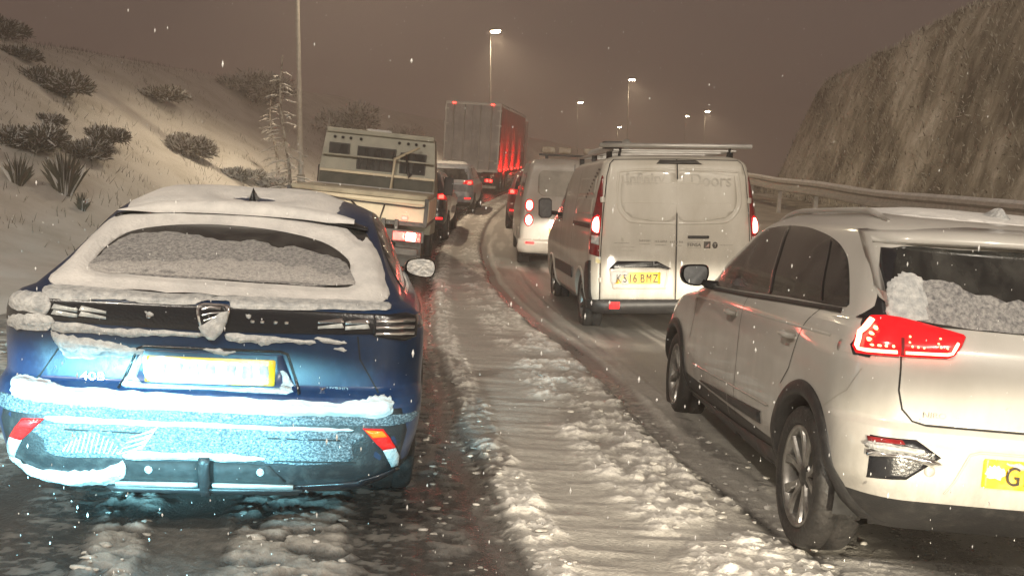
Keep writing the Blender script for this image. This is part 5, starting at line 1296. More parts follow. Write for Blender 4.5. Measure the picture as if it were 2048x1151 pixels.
def silver_van():
    silver = mat('silver_van_paint', (0.50, 0.465, 0.42), 0.34, coat=0.5, color2=(0.38, 0.34, 0.30), nscale=2.5, bump=0.04, bscale=50)
    t = thing('silver_van', 'pale van with two round brake lights and roof beacons, ahead of the white van', 'van')
    B = van_base(t, silver)
    B.patch('rear_window', rect(-0.62, 0.66, 1.35, 1.82, 0.12), mat('snowed_van_glass', (0.30, 0.275, 0.24), 0.6, color2=(0.42, 0.39, 0.34), nscale=4), t, 'rear', off=0.006, cell=0.08)
    for z in (1.17, 0.90):
        for s in (1, -1):
            h = B.patch('brake_light', [(s*0.80+0.085*math.cos(a), z+0.115*math.sin(a)) for a in [k*math.pi/8 for k in range(16)]], lens_red_lit, t, 'rear', off=0.012, cell=0.04)
            B.patch('bulb', [(s*0.80+0.060*math.cos(a), z+0.090*math.sin(a)) for a in [k*math.pi/8 for k in range(16)]], brake_hot, h, 'rear', off=0.020, cell=0.04)
    pl = B.patch('number_plate', rect(-0.10, 0.42, 0.66, 0.77, 0.008), plate_yellow, t, 'rear', off=0.012, cell=0.06)
    B.strip('door_gap', [(0.0, 0.45), (0.0, 1.95)], 0.012, gap_mat, t, 'rear', off=0.004)
    B.patch('bumper', [(0.93, 0.55), (-0.93, 0.55), (-0.93, 0.35), (0.93, 0.35)], silver, t, 'rear', off=0.08, cell=0.1, depth=0.12)
    B.patch('reflector', rect(0.68, 0.84, 0.47, 0.51, 0.008), red_dim, t, 'rear', off=0.094, cell=0.05)  # glows by itself, though only a reflector
    B.patch('lower_valance', [(0.90, 0.36), (-0.90, 0.36), (-0.85, 0.30), (0.85, 0.30)], black_plastic, t, 'rear', off=0.06, cell=0.1, depth=0.1)
    for ax in ('left', 'right'):
        B.patch('side_window', rect(-0.75, 0.5, 1.3, 1.75, 0.08), glass, t, ax, off=0.004, cell=0.1)
        B.patch('cab_window', [(1.78, 1.25), (2.70, 1.22), (2.20, 1.72), (1.82, 1.75)], glass, t, ax, off=0.004, cell=0.1)
        B.strip('door_gap', [(1.72, 0.45), (1.72, 1.9)], 0.010, gap_mat, t, ax)
    bar = box_obj('beacon_bar', (0.30, -0.55, 2.10), (0.40, 0.60, 2.14), dark_frame, t)
    for y in (0.45, -0.45): box_obj('bar_foot', (0.32, y-0.03, 2.0), (0.38, y+0.03, 2.105), dark_frame, bar)
    for y in (0.42, 0.10, -0.40): box_obj('beacon', (0.25, y-0.13, 2.15), (0.45, y+0.13, 2.28), mat('amber_grey_beacon', (0.30, 0.22, 0.15), 0.35, coat=0.6, color2=(0.5, 0.44, 0.36), nscale=14), bar, bev=0.04)
    pose(t, (1.02, 19.5, float(rise(18.5))-0.02), 0.03, 0.0, 0.02)
    return t
silver_van()

def far_car(name, label, paint, loc, yaw, pitch, lamps, group='cars queueing far ahead'):
    t = thing(name, label, 'car', (0, 0, 0), group)
    B = Body(HATCH_ROWS, dz=0.05, nr=10, ns=40)
    B.build('body', paint, t, wells=[(-0.1, 0.33, 0.36), (2.7, 0.33, 0.36)])
    B.patch('rear_window', [(0.70, 1.08), (0.64, 1.40), (-0.64, 1.40), (-0.70, 1.08)], glass, t, 'rear', off=0.004, cell=0.1)
    for ax in ('left', 'right'):
        s = 1 if ax == 'left' else -1
        B.patch('side_window', [(-0.2, 1.10), (2.0, 1.08), (1.4, 1.40), (0.0, 1.42)], glass, t, ax, off=0.004, cell=0.12)
        tl = B.patch('tail_light', [(s*0.87, 0.93), (s*0.55, 0.95), (s*0.60, 1.05), (s*0.82, 1.08)], lens_red_lit, t, 'rear', off=0.010, cell=0.05)
        B.patch('bulb', [(s*0.80, 0.96), (s*0.70, 0.96), (s*0.70, 1.03), (s*0.80, 1.04)], lamps, tl, 'rear', off=0.016, cell=0.05)
        B.patch('reflector', [(s*0.80, 0.50), (s*0.62, 0.50), (s*0.62, 0.545), (s*0.80, 0.545)], red_dim, t, 'rear', off=0.006, cell=0.05)  # self-glowing reflector
    B.patch('number_plate', rect(-0.26, 0.26, 0.60, 0.71, 0.01), plate_yellow, t, 'rear', off=0.010, cell=0.1)
    B.patch('bumper', [(0.80, 0.40), (-0.80, 0.40), (-0.78, 0.28), (0.78, 0.28)], black_plastic, t, 'rear', off=0.01, cell=0.1)
    B.patch('roof_snow', ragged([(0.0, 0.52), (-0.1, 0), (0, -0.52), (1.1, -0.5), (1.2, 0), (1.1, 0.5)], 0.02, 11), snow_fine, t, 'top', off=0.002, thick=0.03, fall=0.1, cell=0.1)
    w = make_wheel(t, -0.1, 0.80, 0.33, style='plain')
    for x, y in ((-0.1, -0.80), (2.7, 0.80), (2.7, -0.80)): copy_wheel(w, x, y, 0.33)
    pose(t, loc, yaw, 0.0, pitch)
    return t

far_car('dark_car', 'dark car just ahead of the tipper lorry, only its right corner showing', dark_paint, (-2.42, 23.0, float(rise(23))), 0.0, 0.03, brake_small)
far_car('blue_grey_car', 'blue-grey car between the dark car and the articulated trailer', mat('blue_grey_paint', (0.16, 0.18, 0.22), 0.3, coat=0.8, color2=(0.35, 0.36, 0.38), nscale=6), (-2.18, 31.5, float(rise(31.5))), -0.03, 0.04, brake_small)
far_car('red_car', 'red car in the right lane ahead of the pale van, mostly hidden', red_paint, (0.66, 27.0, float(rise(27))), -0.02, 0.04, brake_small)

# ------------------------------------------------------------------ tipper lorry ahead of the blue car
def tipper():
    t = thing('tipper_lorry', 'tipper lorry with cream tailboard and grey-green cab, ahead of the blue car', 'lorry')
    hw = 1.08
    # drop-side body
    box_obj('tailboard', (-0.05, -hw, 0.93), (0.0, hw, 1.20), cream_panel, t, bev=0.01)
    box_obj('tailboard_top', (-0.07, -hw-0.02, 1.20), (0.03, hw+0.02, 1.26), cream_panel, t, bev=0.012)
    box_obj('load_cover', (0.02, -hw+0.02, 1.26), (2.1, hw-0.02, 1.345), mat('snowy_sheet', (0.50, 0.45, 0.34), 0.7, color2=(0.36, 0.32, 0.24), nscale=4, bump=0.3, bscale=8), t, bev=0.03, label='sheet over the load, dusted with snow')
    for s in (hw, -hw): box_obj('side_board', (0.0, s-0.02, 0.93), (2.2, s+0.02, 1.27), cream_panel, t, bev=0.01)
    K = 14
    for pts in ([(-0.085, hw-0.05, 1.25), (-0.09, hw*0.75, 1.255), (-0.09, hw*0.45, 1.21), (-0.09, 0.1, 1.175), (-0.09, -hw*0.5, 1.165), (-0.09, -hw+0.1, 1.16), (-0.085, -hw+0.02, 1.22)],):
        P3 = catmull(pts, 4, closed=False)
        tube_obj('lashing_rope', [tuple(p) for p in P3], 0.014, dark_frame, t)
    tube_obj('lashing_rope', [(-0.09, 0.1, 1.17), (-0.075, -0.18, 0.93)], 0.012, dark_frame, t)
    tube_obj('lashing_rope', [(-0.09, -0.42, 1.165), (-0.075, -0.36, 0.93)], 0.012, dark_frame, t)
    for s in (hw-0.02, -hw+0.02): box_obj('corner_post', (-0.09, s-0.03, 0.90), (-0.02, s+0.03, 1.30), dark_frame, t)
    box_obj('chassis', (0.0, -0.45, 0.62), (3.6, 0.45, 0.93), dark_frame, t)
    box_obj('under_body', (-0.02, -hw, 0.86), (2.2, hw, 0.93), dark_frame, t)
    bb = box_obj('light_board', (-0.10, -hw+0.02, 0.62), (-0.06, hw-0.02, 0.80), dark_frame, t)
    for s in (1, -1):
        r = box_obj('tail_light', (-0.135, s*0.80-0.22, 0.63), (-0.10, s*0.80+0.22, 0.775), lens_red, bb, bev=0.01)
        box_obj('lit_bulb', (-0.15, s*0.865-0.075, 0.64), (-0.136, s*0.865+0.075, 0.77), brake_hot, bb, bev=0.02)
        m_ = box_obj('marker_light', (-0.10, s*0.74-0.05, 0.955), (-0.06, s*0.74+0.05, 1.015), brake_small, t, bev=0.01)
        for k in range(1):
            box_obj('mud_flap', (0.05, s*0.82-0.2, 0.22), (0.07, s*0.82+0.2, 0.62), rubber, t)
    box_obj('rear_bumper', (-0.12, -0.98, 0.42), (-0.06, 0.98, 0.52), dark_frame, t)
    for k, y in enumerate((-0.42, -0.62, 0.3, 0.5)): box_obj('bracket', (-0.08, y-0.03, 0.60), (-0.03, y+0.03, 0.95), dark_frame, t)
    w = make_wheel(t, 0.9, 0.86, 0.35, R=0.35, W=0.24, rimR=0.21, style='plain')
    for x, y in ((0.9, -0.86), (4.2, 0.86), (4.2, -0.86)): copy_wheel(w, x, y, 0.35)
    # cab with rear wall, three windows and a row of round holes
    bm = bmesh.new()
    V = [(2.35, 1.02, 0.6), (2.35, 1.03, 1.55), (2.42, 0.96, 2.24), (2.5, 0.92, 2.30), (3.7, 0.92, 2.30), (4.3, 0.98, 1.5), (4.9, 0.98, 1.2), (4.95, 0.98, 0.5)]
    VV = V + [(x, -y, z) for x, y, z in V]
    n = len(V)
    Fc = [tuple(range(n)), tuple(range(2*n-1, n-1, -1))] + [(k, n+k, n+(k+1) % n, (k+1) % n) for k in range(n)]
    cab = mesh_obj('cab', VV, [f[::-1] for f in Fc], grey_green, t)
    def wall_box(name, y0, y1, z0, z1, m, x=None, th=0.02, parent=t):
        xm = 2.35 + 0.07*max(0, ((z0+z1)/2-1.55)/0.69) - 0.012 if x is None else x
        return box_obj(name, (xm-th, y0, z0), (xm, y1, z1), m, parent, bev=0.006)
    for a, b_, z0, z1 in ((0.86, 0.54, 1.90, 2.05), (0.36, -0.28, 1.66, 2.03), (-0.40, -0.82, 1.66, 1.99)):
        fr_ = wall_box('cab_window', b_-0.02, a+0.02, z0-0.02, z1+0.02, dark_frame, x=2.375, th=0.04)
        wall_box('pane', b_, a, z0, z1, glass, x=2.334, th=0.012, parent=fr_)
    wall_box('headboard', -1.0, 1.0, 1.36, 1.56, mat('dark_green_paint', (0.05, 0.055, 0.04), 0.4, color2=(0.10, 0.10, 0.08), nscale=5), x=2.30, th=0.05)
    bar0 = wall_box('headboard_rail', -1.02, 0.99, 1.555, 1.60, cream_panel, x=2.26, th=0.05)
    wall_box('headboard_rail', -1.0, 0.98, 1.845, 1.875, grey_green, x=2.30, th=0.04)
    wall_box('snow_ledge', -1.04, 1.06, 1.31, 1.36, snow_fine, x=2.26, th=0.12)
    box_obj('roof_lip', (2.36, -0.95, 2.245), (2.52, 0.95, 2.33), grey_green, t, bev=0.02)
    box_obj('roof_sign', (2.8, -0.15, 2.30), (2.95, 0.30, 2.38), snow_fine, t, bev=0.02)
    for y in (0.80, 0.66, 0.52, 0.34, -0.34, -0.50, -0.64, -0.78):
        V_, F_ = lathe_y([(0.001, 0), (0.026, 0), (0.026, 0.03), (0.001, 0.03)], 10)
        h = mesh_obj('vent_hole', V_, F_, gap_mat, t, smooth=False); h.location = (2.405, y, 2.17); h.rotation_euler = (0, 0, math.pi/2)
    tube_obj('whip_aerial', [(2.5, 0.94, 2.2), (2.45, 0.93, 2.48)], 0.012, alu, t)
    tube_obj('whip_aerial', [(2.5, -0.93, 2.1), (2.45, -0.93, 2.36)], 0.012, alu, t)
    # folding arm standing behind the cab
    tube_obj('loader_arm', [(2.2, -0.28, 1.35), (2.2, -0.30, 1.88), (2.2, -0.72, 2.12)], [0.03, 0.03, 0.018], cream_panel, t)
    tube_obj('loader_arm', [(2.18, -0.50, 1.98), (2.18, -0.54, 1.66), (2.18, -0.60, 1.60)], [0.018, 0.022, 0.05], dark_frame, t)
    for s in (1, -1): box_obj('cab_mirror', (3.9, s*1.22-0.09, 1.3), (3.98, s*1.22+0.09, 1.65), black_plastic, t, bev=0.02)
    pose(t, (-2.50, 15.5, 0.115), 0.03, 0.055, 0.01)
tipper()

# ------------------------------------------------------------------ articulated lorry
def trailer():
    t = thing('articulated_lorry', 'tall trailer lorry with dark rear doors and red curtain side, far ahead', 'lorry')
    hw, z0, z1, L = 1.24, 1.02, 3.97, 13.4
    box_obj('box_body', (0.06, -hw+0.02, z0+0.02), (L, hw-0.02, z1-0.03), trailer_door, t, bev=0.01)
    for s in (1, -1):
        y0, y1 = (0.015, hw-0.05) if s > 0 else (-hw+0.05, -0.015)
        d = box_obj('rear_door', (0.0, y0, z0+0.06), (0.055, y1, z1-0.10), trailer_door, t, bev=0.01)
        for k in range(5):
            yy = y0 + (y1-y0)*(0.1+0.2*k)
            box_obj('door_rib', (-0.018, yy-0.035, z0+0.10), (0.0, yy+0.035, z1-0.14), trailer_door, d, bev=0.008)
        for f in (0.30, 0.72):
            yy = y0 + (y1-y0)*f
            tube_obj('lock_rod', [(-0.045, yy, z0+0.02), (-0.045, yy, z1-0.08)], 0.022, alu, d)
            box_obj('rod_handle', (-0.075, yy-0.22, z0+0.42), (-0.05, yy+0.02, z0+0.46), alu, d)
        for zz in (z0+0.35, z0+1.2, z0+2.0, z0+2.65):
            box_obj('door_hinge', (-0.035, s*(hw-0.06)-0.11, zz-0.03), (0.0, s*(hw-0.06)+0.11, zz+0.03), alu, d)
        box_obj('corner_post', (-0.02, s*(hw-0.025)-0.03, z0), (0.08, s*(hw-0.025)+0.03, z1), alu, t, bev=0.01)
        box_obj('roof_marker_light', (-0.06, s*0.86-0.06, z1-0.09), (-0.021, s*0.86+0.06, z1-0.02), brake_small, t, bev=0.01)
        # curtain with folds
        V, Fc = [], []; K = 120
        for i in range(K+1):
            x = 0.14 + (L-0.3)*i/K
            fold = 0.014*math.sin(x*7.1)+0.010*math.sin(x*17)
            for zz, a in ((z0+0.18, 0.6), (z0+0.9, 1), (z0+2.0, 0.9), (z1-0.12, 0.2)):
                V.append((x, s*(hw+0.012+fold*a), zz))
        for i in range(K):
            for k in range(3): Fc.append((i*4+k, (i+1)*4+k, (i+1)*4+k+1, i*4+k+1))
        mesh_obj('curtain', V, Fc, curtain_red, t, smooth=True)
        for k in range(24):
            x = 0.4 + k*0.55
            box_obj('curtain_strap', (x-0.025, s*(hw+0.035)-0.006, z0-0.02), (x+0.025, s*(hw+0.035)+0.006, z0+0.9), dark_frame, t, bev=0.0)
        box_obj('cant_rail', (0.06, s*hw-0.02, z1-0.13), (L, s*hw+0.03, z1-0.01), red_paint, t)
        box_obj('side_rail', (0.06, s*hw-0.03, z0-0.03), (L, s*hw+0.03, z0+0.16), mat('red_side_rail', (0.40, 0.03, 0.025), 0.4, color2=(0.3, 0.1, 0.09), nscale=8), t)
        for k in range(7): box_obj('side_marker', (0.4+1.9*k, s*(hw+0.04)-0.015, z0+0.02), (0.52+1.9*k, s*(hw+0.04)+0.015, z0+0.08), brake_small, t, bev=0.0)
        for k in range(3): box_obj('side_guard', (5.2, s*(hw-0.03)-0.015, 0.42+0.17*k), (10.0, s*(hw-0.03)+0.015, 0.50+0.17*k), alu, t, bev=0.0)
        tl = box_obj('tail_light', (-0.04, s*0.86-0.20, 0.50), (0.0, s*0.86+0.20, 0.66), lens_red_lit, t, bev=0.01)
        for dy in (-0.10, 0.06): box_obj('bulb', (-0.055, s*0.86+dy-0.05, 0.53), (-0.041, s*0.86+dy+0.05, 0.63), brake_small, tl, bev=0.01)
        box_obj('hanging_strap', (-0.03, s*0.45-0.13, 0.92), (-0.01, s*0.45+0.13, 1.0), alu, t)
    box_obj('rear_frame_top', (-0.02, -hw, z1-0.10), (0.08, hw, z1), alu, t)
    box_obj('rear_frame_bottom', (-0.02, -hw, z0-0.06), (0.08, hw, z0+0.06), alu, t)
    box_obj('roof_snow', (0.0, -hw, z1), (L, hw, z1+0.04), snow_fine, t, bev=0.015)
    box_obj('chassis', (0.3, -0.45, 0.72), (L, 0.45, z0-0.06), dark_frame, t)
    box_obj('light_panel', (0.0, -hw+0.08, 0.44), (0.05, hw-0.08, 0.70), dark_frame, t)
    box_obj('underrun_bar', (0.0, -hw+0.05, 0.24), (0.08, hw-0.05, 0.36), pole_metal, t)
    box_obj('number_plate', (-0.02, 0.08, 0.50), (0.0, 0.60, 0.62), plate_yellow, t)
    box_obj('white_lamp', (-0.03, 0.05, 0.38), (-0.005, 0.13, 0.44), white_lamp, t, bev=0.01)
    w = make_wheel(t, 2.0, 1.05, 0.5, R=0.50, W=0.30, rimR=0.30, style='plain')
    for x in (2.0, 3.31, 4.62, 11.0, 15.2):
        for y in (1.05, -1.05):
            if (x, y) != (2.0, 1.05): copy_wheel(w, x, y, 0.5)
    for x in (1.25,):
        for s in (1, -1): box_obj('mud_flap', (x, s*1.05-0.18, 0.25), (x+0.02, s*1.05+0.18, 0.75), rubber, t)
    box_obj('tractor_cab', (13.9, -1.22, 0.6), (16.0, 1.22, 3.75), mat('tractor_paint', (0.35, 0.05, 0.05), 0.35, coat=0.6, color2=(0.25, 0.05, 0.05), nscale=3), t, bev=0.08)
    for x_, e_ in ((1.0, 150), (3.5, 190), (6.5, 190), (10.0, 130)):       # added unseen spots aimed back at the curtain, for its red brake-light glow
        ld = bpy.data.lights.new('curtain_glow_spot', 'SPOT'); ld.spot_size = math.radians(150); ld.spot_blend = 0.6; ld.energy = e_; ld.color = (1.0, 0.02, 0.015); ld.shadow_soft_size = 0.05
        lo = bpy.data.objects.new('curtain_glow_spot', ld); COL.objects.link(lo); lo.parent = t; lo.location = (x_, -hw-0.45, z0+0.10); lo.rotation_euler = (math.radians(112), 0, 0)
    pose(t, (-2.14, 45, float(rise(45))-0.02), -0.088, 0.02, 0.035)
trailer()

# ------------------------------------------------------------------ crash barrier on the right verge
def barrier():
    t = thing('crash_barrier', 'long steel crash barrier dusted with snow along the right verge', 'crash barrier', (6.8, 8, 0))
    base = Vector((6.8, 8, 0))
    xk = lambda y: float(6.8 + (0 if y < 36 else (xc(y)-xc(36))*1.0))
    prof = [(0.00, 0.155), (-0.075, 0.13), (-0.08, 0.075), (-0.01, 0.03), (-0.01, -0.03), (-0.08, -0.075), (-0.075, -0.13), (0.0, -0.155), (0.012, -0.15), (0.0, 0.0), (0.012, 0.15)]
    ys = list(np.arange(3, 42, 1.0)) + list(np.arange(42, 120, 3.0))
    V, Fc = [], []; n = len(prof)
    for y in ys:
        z = float(rise(y)) + 0.80 + 0.73 + 0.015*math.sin(y*0.9)
        for a, b in prof: V.append((xk(y)+a-base.x, y-base.y, z+b))
    for i in range(len(ys)-1):
        for k in range(n): Fc.append((i*n+k, (i+1)*n+k, (i+1)*n+(k+1) % n, i*n+(k+1) % n))
    mesh_obj('beam', V, Fc, pole_metal, t)
    V, Fc = [], []
    rs = random.Random(3)
    for y in np.arange(3, 60, 0.25):
        z = float(rise(y)) + 0.80 + 0.73 + 0.155
        h = 0.022 + 0.014*float(vn(np.array([y*1.3]), np.array([0.]), 3)[0])
        for a, b in ((-0.055, -0.03), (-0.04, h*0.7), (0.0, h), (0.03, h*0.5), (0.035, -0.02)): V.append((xk(y)+a-base.x, y-base.y, z+b+0.015*math.sin(y*0.9)))
    m_ = len(V)//5
    for i in range(m_-1):
        for k in range(4): Fc.append((i*5+k, (i+1)*5+k, (i+1)*5+k+1, i*5+k+1))
    mesh_obj('snow_on_beam', V, Fc, snow_fine, t, smooth=True)
    first = None
    for i, y in enumerate(list(np.arange(4, 60, 3.2))):
        z = gz(xk(y)+0.1, float(y))
        o = box_obj('post', (-0.03, -0.05, -0.15), (0.06, 0.05, 0.80), pole_metal, t) if first is None else link(first.copy(), t)
        first = first or o
        o.location = (xk(y)+0.09-base.x, y-base.y, z-base.z)
barrier()

# ------------------------------------------------------------------ shrubs, grass clumps and the thin tree
def blades(n, gen, name, mats_, parent=None):
    V, Fc, MI = [], [], []
    for i in range(n):
        r = gen(i)
        for (pts, mi) in r:
            b = len(V); V += pts
            for k in range(1, len(pts)-1): Fc.append((b, b+k, b+k+1)); MI.append(mi)
    o = mesh_obj(name, V, Fc, mats_, parent)
    o.data.polygons.foreach_set('material_index', MI)
    return o

def shrub(x, y, rx, rz, label, seed, n=900, dark=0.6, name='shrub', lean=0.0):
    rs = random.Random(seed)
    z = gz(x, y)
    t = thing(name, label, 'shrub', (x, y, z-0.05), 'shrubs on the snowy hillside')
    lobes = [(rs.uniform(-0.6, 0.6)*rx, rs.uniform(-0.5, 0.5)*rx, rs.uniform(0.2, 0.7)*rz, rs.uniform(0.35, 0.6)) for _ in range(7)]
    def gen(i):
        lx, ly, lz, lr = lobes[i % 7]
        th = rs.uniform(0, 2*math.pi); ph = math.acos(rs.uniform(-0.3, 1))
        r = lr*(0.55+0.5*rs.random())
        d = Vector((math.sin(ph)*math.cos(th), math.sin(ph)*math.sin(th), math.cos(ph)))
        p = Vector((lx, ly, lz)) + Vector((d.x*rx*r, d.y*rx*r, d.z*rz*r))
        p.z = max(p.z, 0.0)
        l = rs.uniform(0.07, 0.20)*(0.6+0.4*rx)
        dd = (d + Vector((rs.uniform(-1, 1), rs.uniform(-1, 1), rs.uniform(-.4, 1.0)))).normalized()
        s = dd.cross(Vector((rs.random()-.5, rs.random()-.5, rs.random()-.5))).normalized()*l*rs.uniform(0.05, 0.13)
        sn_ = rs.random() > dark + 0.25*(1 - max(0, d.z))
        return [([tuple(p - s), tuple(p + s), tuple(p + s*0.7 + dd*l), tuple(p - s*0.4 + dd*l*1.15)], 2 if sn_ else (0 if rs.random() < 0.6 else 1))]
    blades(n, gen, 'leaves', [twig_dark, twig_brown, snow_fine], t)
    V, Fc = [], []
    for k in range(9):
        lx, ly, lz, lr = lobes[k % 7]
        a, b = tube_geo([(lx*0.1, ly*0.1, -0.05), (lx*0.5, ly*0.5, lz*0.6), (lx+rs.uniform(-.1, .1), ly, lz+rz*0.3)], [0.03, 0.02, 0.008], 5)
        o_ = len(V); V += a; Fc += [tuple(i+o_ for i in f) for f in b]
    mesh_obj('stems', V, Fc, bark, t)
    return t

def grass_clump(x, y, h, w, label, seed, n=170):
    rs = random.Random(seed)
    t = thing('grass_clump', label, 'grass clump', (x, y, gz(x, y)-0.04), 'tall clumps at the foot of the hill')
    def gen(i):
        a = rs.uniform(-1, 1); b = rs.uniform(-1, 1)
        hh = h*(1-0.35*abs(a))*rs.uniform(0.55, 1.0)
        p0 = Vector((a*w*0.22, b*w*0.22, 0)); p2 = Vector((a*w*rs.uniform(0.6, 1), b*w*rs.uniform(0.6, 1), hh)); p1 = (p0+p2)/2 + Vector((-a*0.05, -b*0.05, h*0.06))
        s = Vector((rs.uniform(-1, 1), rs.uniform(-1, 1), 0)).normalized()*0.012
        mi = 2 if rs.random() < 0.16 else (0 if rs.random() < 0.65 else 1)
        return [([tuple(p0-s), tuple(p0+s), tuple(p1+s*1.3), tuple(p2), tuple(p1-s*1.3)], mi)]
    blades(n, gen, 'blades', [twig_dark, twig_brown, snow_fine], t)
    V, Fc = [], []
    for k in range(8):
        a = rs.uniform(-1, 1); b = rs.uniform(-1, 1)
        q, f_ = tube_geo([(a*w*0.1, b*w*0.1, -0.05), (a*w*0.4, b*w*0.4, h*0.5), (a*w*0.8, b*w*0.8, h*0.95)], [0.014, 0.01, 0.004], 4)
        o_ = len(V); V += q; Fc += [tuple(i+o_ for i in f) for f in f_]
    mesh_obj('stems', V, Fc, twig_dark, t)
    return t

for args in ((-11.9, 26.5, 1.25, 0.75, 'largest dark shrub high on the slope, at the left', 1, 1700, 0.92),
             (-13.6, 27.5, 0.6, 0.34, 'dark shrub above and left of the largest one', 2, 900, 0.95),
             (-15.3, 30.0, 1.0, 0.6, 'dim shrub at the top left corner of the hillside', 3, 900, 0.95),
             (-10.0, 24.6, 0.62, 0.42, 'low rounded shrub just below the largest dark one', 4, 900, 0.9),
             (-9.45, 22.0, 0.62, 0.42, 'rounded shrub in the middle of the slope, twin humps', 5, 1000, 0.88),
             (-10.6, 22.8, 0.40, 0.22, 'small flat shrub left of the twin-humped one', 6, 500, 0.9),
             (-9.75, 20.2, 0.95, 0.55, 'wide low shrub at the left edge, above the grass clumps', 7, 1500, 0.88),
             (-9.75, 18.3, 0.45, 0.40, 'small shrub cut off by the left edge of the picture', 8, 600, 0.85),
             (-9.5, 29.6, 0.95, 0.75, 'leafy dark shrub flecked with snow, behind the blue car roof', 9, 1500, 0.62),
             (-12.0, 33.5, 1.1, 0.45, 'thin scattered shrub left of the leafy one', 10, 700, 0.72),
             (-8.4, 30.5, 0.8, 0.35, 'snow-crusted bush to the right of the leafy dark one', 11, 900, 0.35),
             (-7.6, 31.5, 0.9, 0.55, 'pale snow-covered brush beneath the thin tree', 12, 1300, 0.30),
             (-6.9, 29.4, 0.6, 0.5, 'twiggy brush at the foot of the nearest street lamp', 13, 1000, 0.45),
             (-5.5, 33.0, 0.9, 0.9, 'snowy brush between the lamp pole and the tipper cab', 14, 1300, 0.40),
             (-8.6, 48.0, 2.2, 1.8, 'snowy shrub on the bank above the tipper lorry cab', 15, 1800, 0.35),
             (-6.4, 56.0, 1.8, 1.9, 'pale shrub between the tipper cab and the tall trailer', 16, 1600, 0.30),
             (-11.5, 44.0, 2.0, 1.4, 'dim shrub on the bank behind the thin tree', 17, 1500, 0.55)):
    shrub(args[0], args[1], args[2]*0.85, args[3]*0.85, args[4], args[5], n=int(args[6]*3.6), dark=args[7]*0.66)
grass_clump(-8.55, 19.0, 1.0, 0.42, 'tall dark spiky grass clump standing in the snow', 21)
grass_clump(-8.95, 18.0, 0.62, 0.30, 'smaller grass clump left of the tall spiky one', 22, 110)
grass_clump(-8.05, 18.6, 0.38, 0.16, 'tiny pale sprig right of the tall spiky grass clump', 23, 50)

def thin_tree(x, y, h, label, seed, nb=34, spread=1.0):
    rs = random.Random(seed)
    t = thing('tree', label, 'tree', (x, y, gz(x, y)-0.1))
    K = 12
    pts = [Vector((-0.10*i/K + 0.10*math.sin(i*0.55), 0.05*math.cos(i*0.8), h*i/K)) + Vector((-0.04*h*(i/K), 0, 0)) for i in range(K+1)]
    tube_obj('trunk', pts, [0.055*(1-0.8*i/K)+0.006 for i in range(K+1)], bark, t, n=8)
    BV, BF, SV, SF = [], [], [], []
    def add(Vl, Fl, p, r, n=5):
        a, b = tube_geo(p, r, n); o_ = len(Vl); Vl += a; Fl += [tuple(i+o_ for i in f) for f in b]
    for k in range(nb):
        f = 0.10 + 0.82*k/nb
        i = min(K-1, int(f*K)); p0 = pts[i].lerp(pts[i+1], f*K-i)
        th = rs.uniform(0, 2*math.pi); L = spread*(1.05-f)*rs.uniform(0.6, 1.1)*1.1 + 0.12
        d = Vector((math.cos(th), math.sin(th)*0.8, 0))
        P = [p0 + d*L*s + Vector((0, 0, 0.10*s*L - 0.32*s*s*L + rs.uniform(-.02, .02))) for s in (0, 0.25, 0.5, 0.75, 1.0)]
        add(BV, BF, P, [0.014, 0.011, 0.009, 0.006, 0.003])
        add(SV, SF, [q + Vector((0, 0, 0.014)) for q in P[1:]], [0.010, 0.016, 0.014, 0.006])
        for j in range(9):
            s = rs.uniform(0.2, 1.0); q = p0 + d*L*s + Vector((0, 0, 0.10*s*L - 0.32*s*s*L))
            th2 = th + rs.choice((-1, 1))*rs.uniform(0.5, 1.2); l2 = rs.uniform(0.10, 0.30)*(1.2-f)
            d2 = Vector((math.cos(th2), math.sin(th2), rs.uniform(-0.6, 0.1)))
            add(BV, BF, [q, q + d2*l2*0.5, q + d2*l2 + Vector((0, 0, -0.03))], [0.006, 0.004, 0.002], 4)
            if rs.random() < 0.6: add(SV, SF, [q + Vector((0, 0, 0.01)), q + d2*l2*0.6 + Vector((0, 0, 0.01)), q + d2*l2], [0.006, 0.011, 0.004], 4)
    mesh_obj('branches', BV, BF, bark, t)
    mesh_obj('snow_on_branches', SV, SF, snow_fine, t, smooth=True)['kind'] = 'stuff'
    return t
thin_tree(-6.35, 28, 4.35, 'thin leafless tree with drooping snowy branches beside the nearest lamp pole', 5)
thin_tree(-7.9, 33, 3.0, 'fainter slender tree to the left of the leafless one', 6, nb=20, spread=0.6)

# ------------------------------------------------------------------ thin dead grass and twigs poking through the snow on the hill
def hill_grass():
    rs = np.random.RandomState(23)
    n = 5200
    cx = -19 + 13.0*rs.rand(420); cy = 15 + 33*rs.rand(420)
    k = rs.randint(0, 420, n); X = cx[k] + rs.randn(n)*0.22; Y = cy[k] + rs.randn(n)*0.3
    ok = (X - xc(Y)) < -5.2
    X, Y = X[ok], Y[ok]; n = len(X); Z = ground(X, Y)
    P = np.stack([X, Y, Z-0.02], 1); L = rs.uniform(0.05, 0.22, n)[:, None]
    d = np.stack([rs.randn(n)*0.35, rs.randn(n)*0.35, np.ones(n)], 1)
    s_ = np.cross(d, rs.randn(n, 3)); s_ /= np.linalg.norm(s_, axis=1)[:, None]; s_ *= 0.006
    V = np.stack([P-s_, P+s_, P+d*L*0.6+s_, P+d*L], 1).reshape(-1, 3)
    o = mesh_obj('hillside_grass', V, (np.arange(n)[:, None]*4 + np.arange(4)).tolist(), [twig_brown, twig_dark])
    o.data.polygons.foreach_set('material_index', rs.randint(0, 2, n).astype(np.int32)); o['kind'] = 'stuff'
hill_grass()

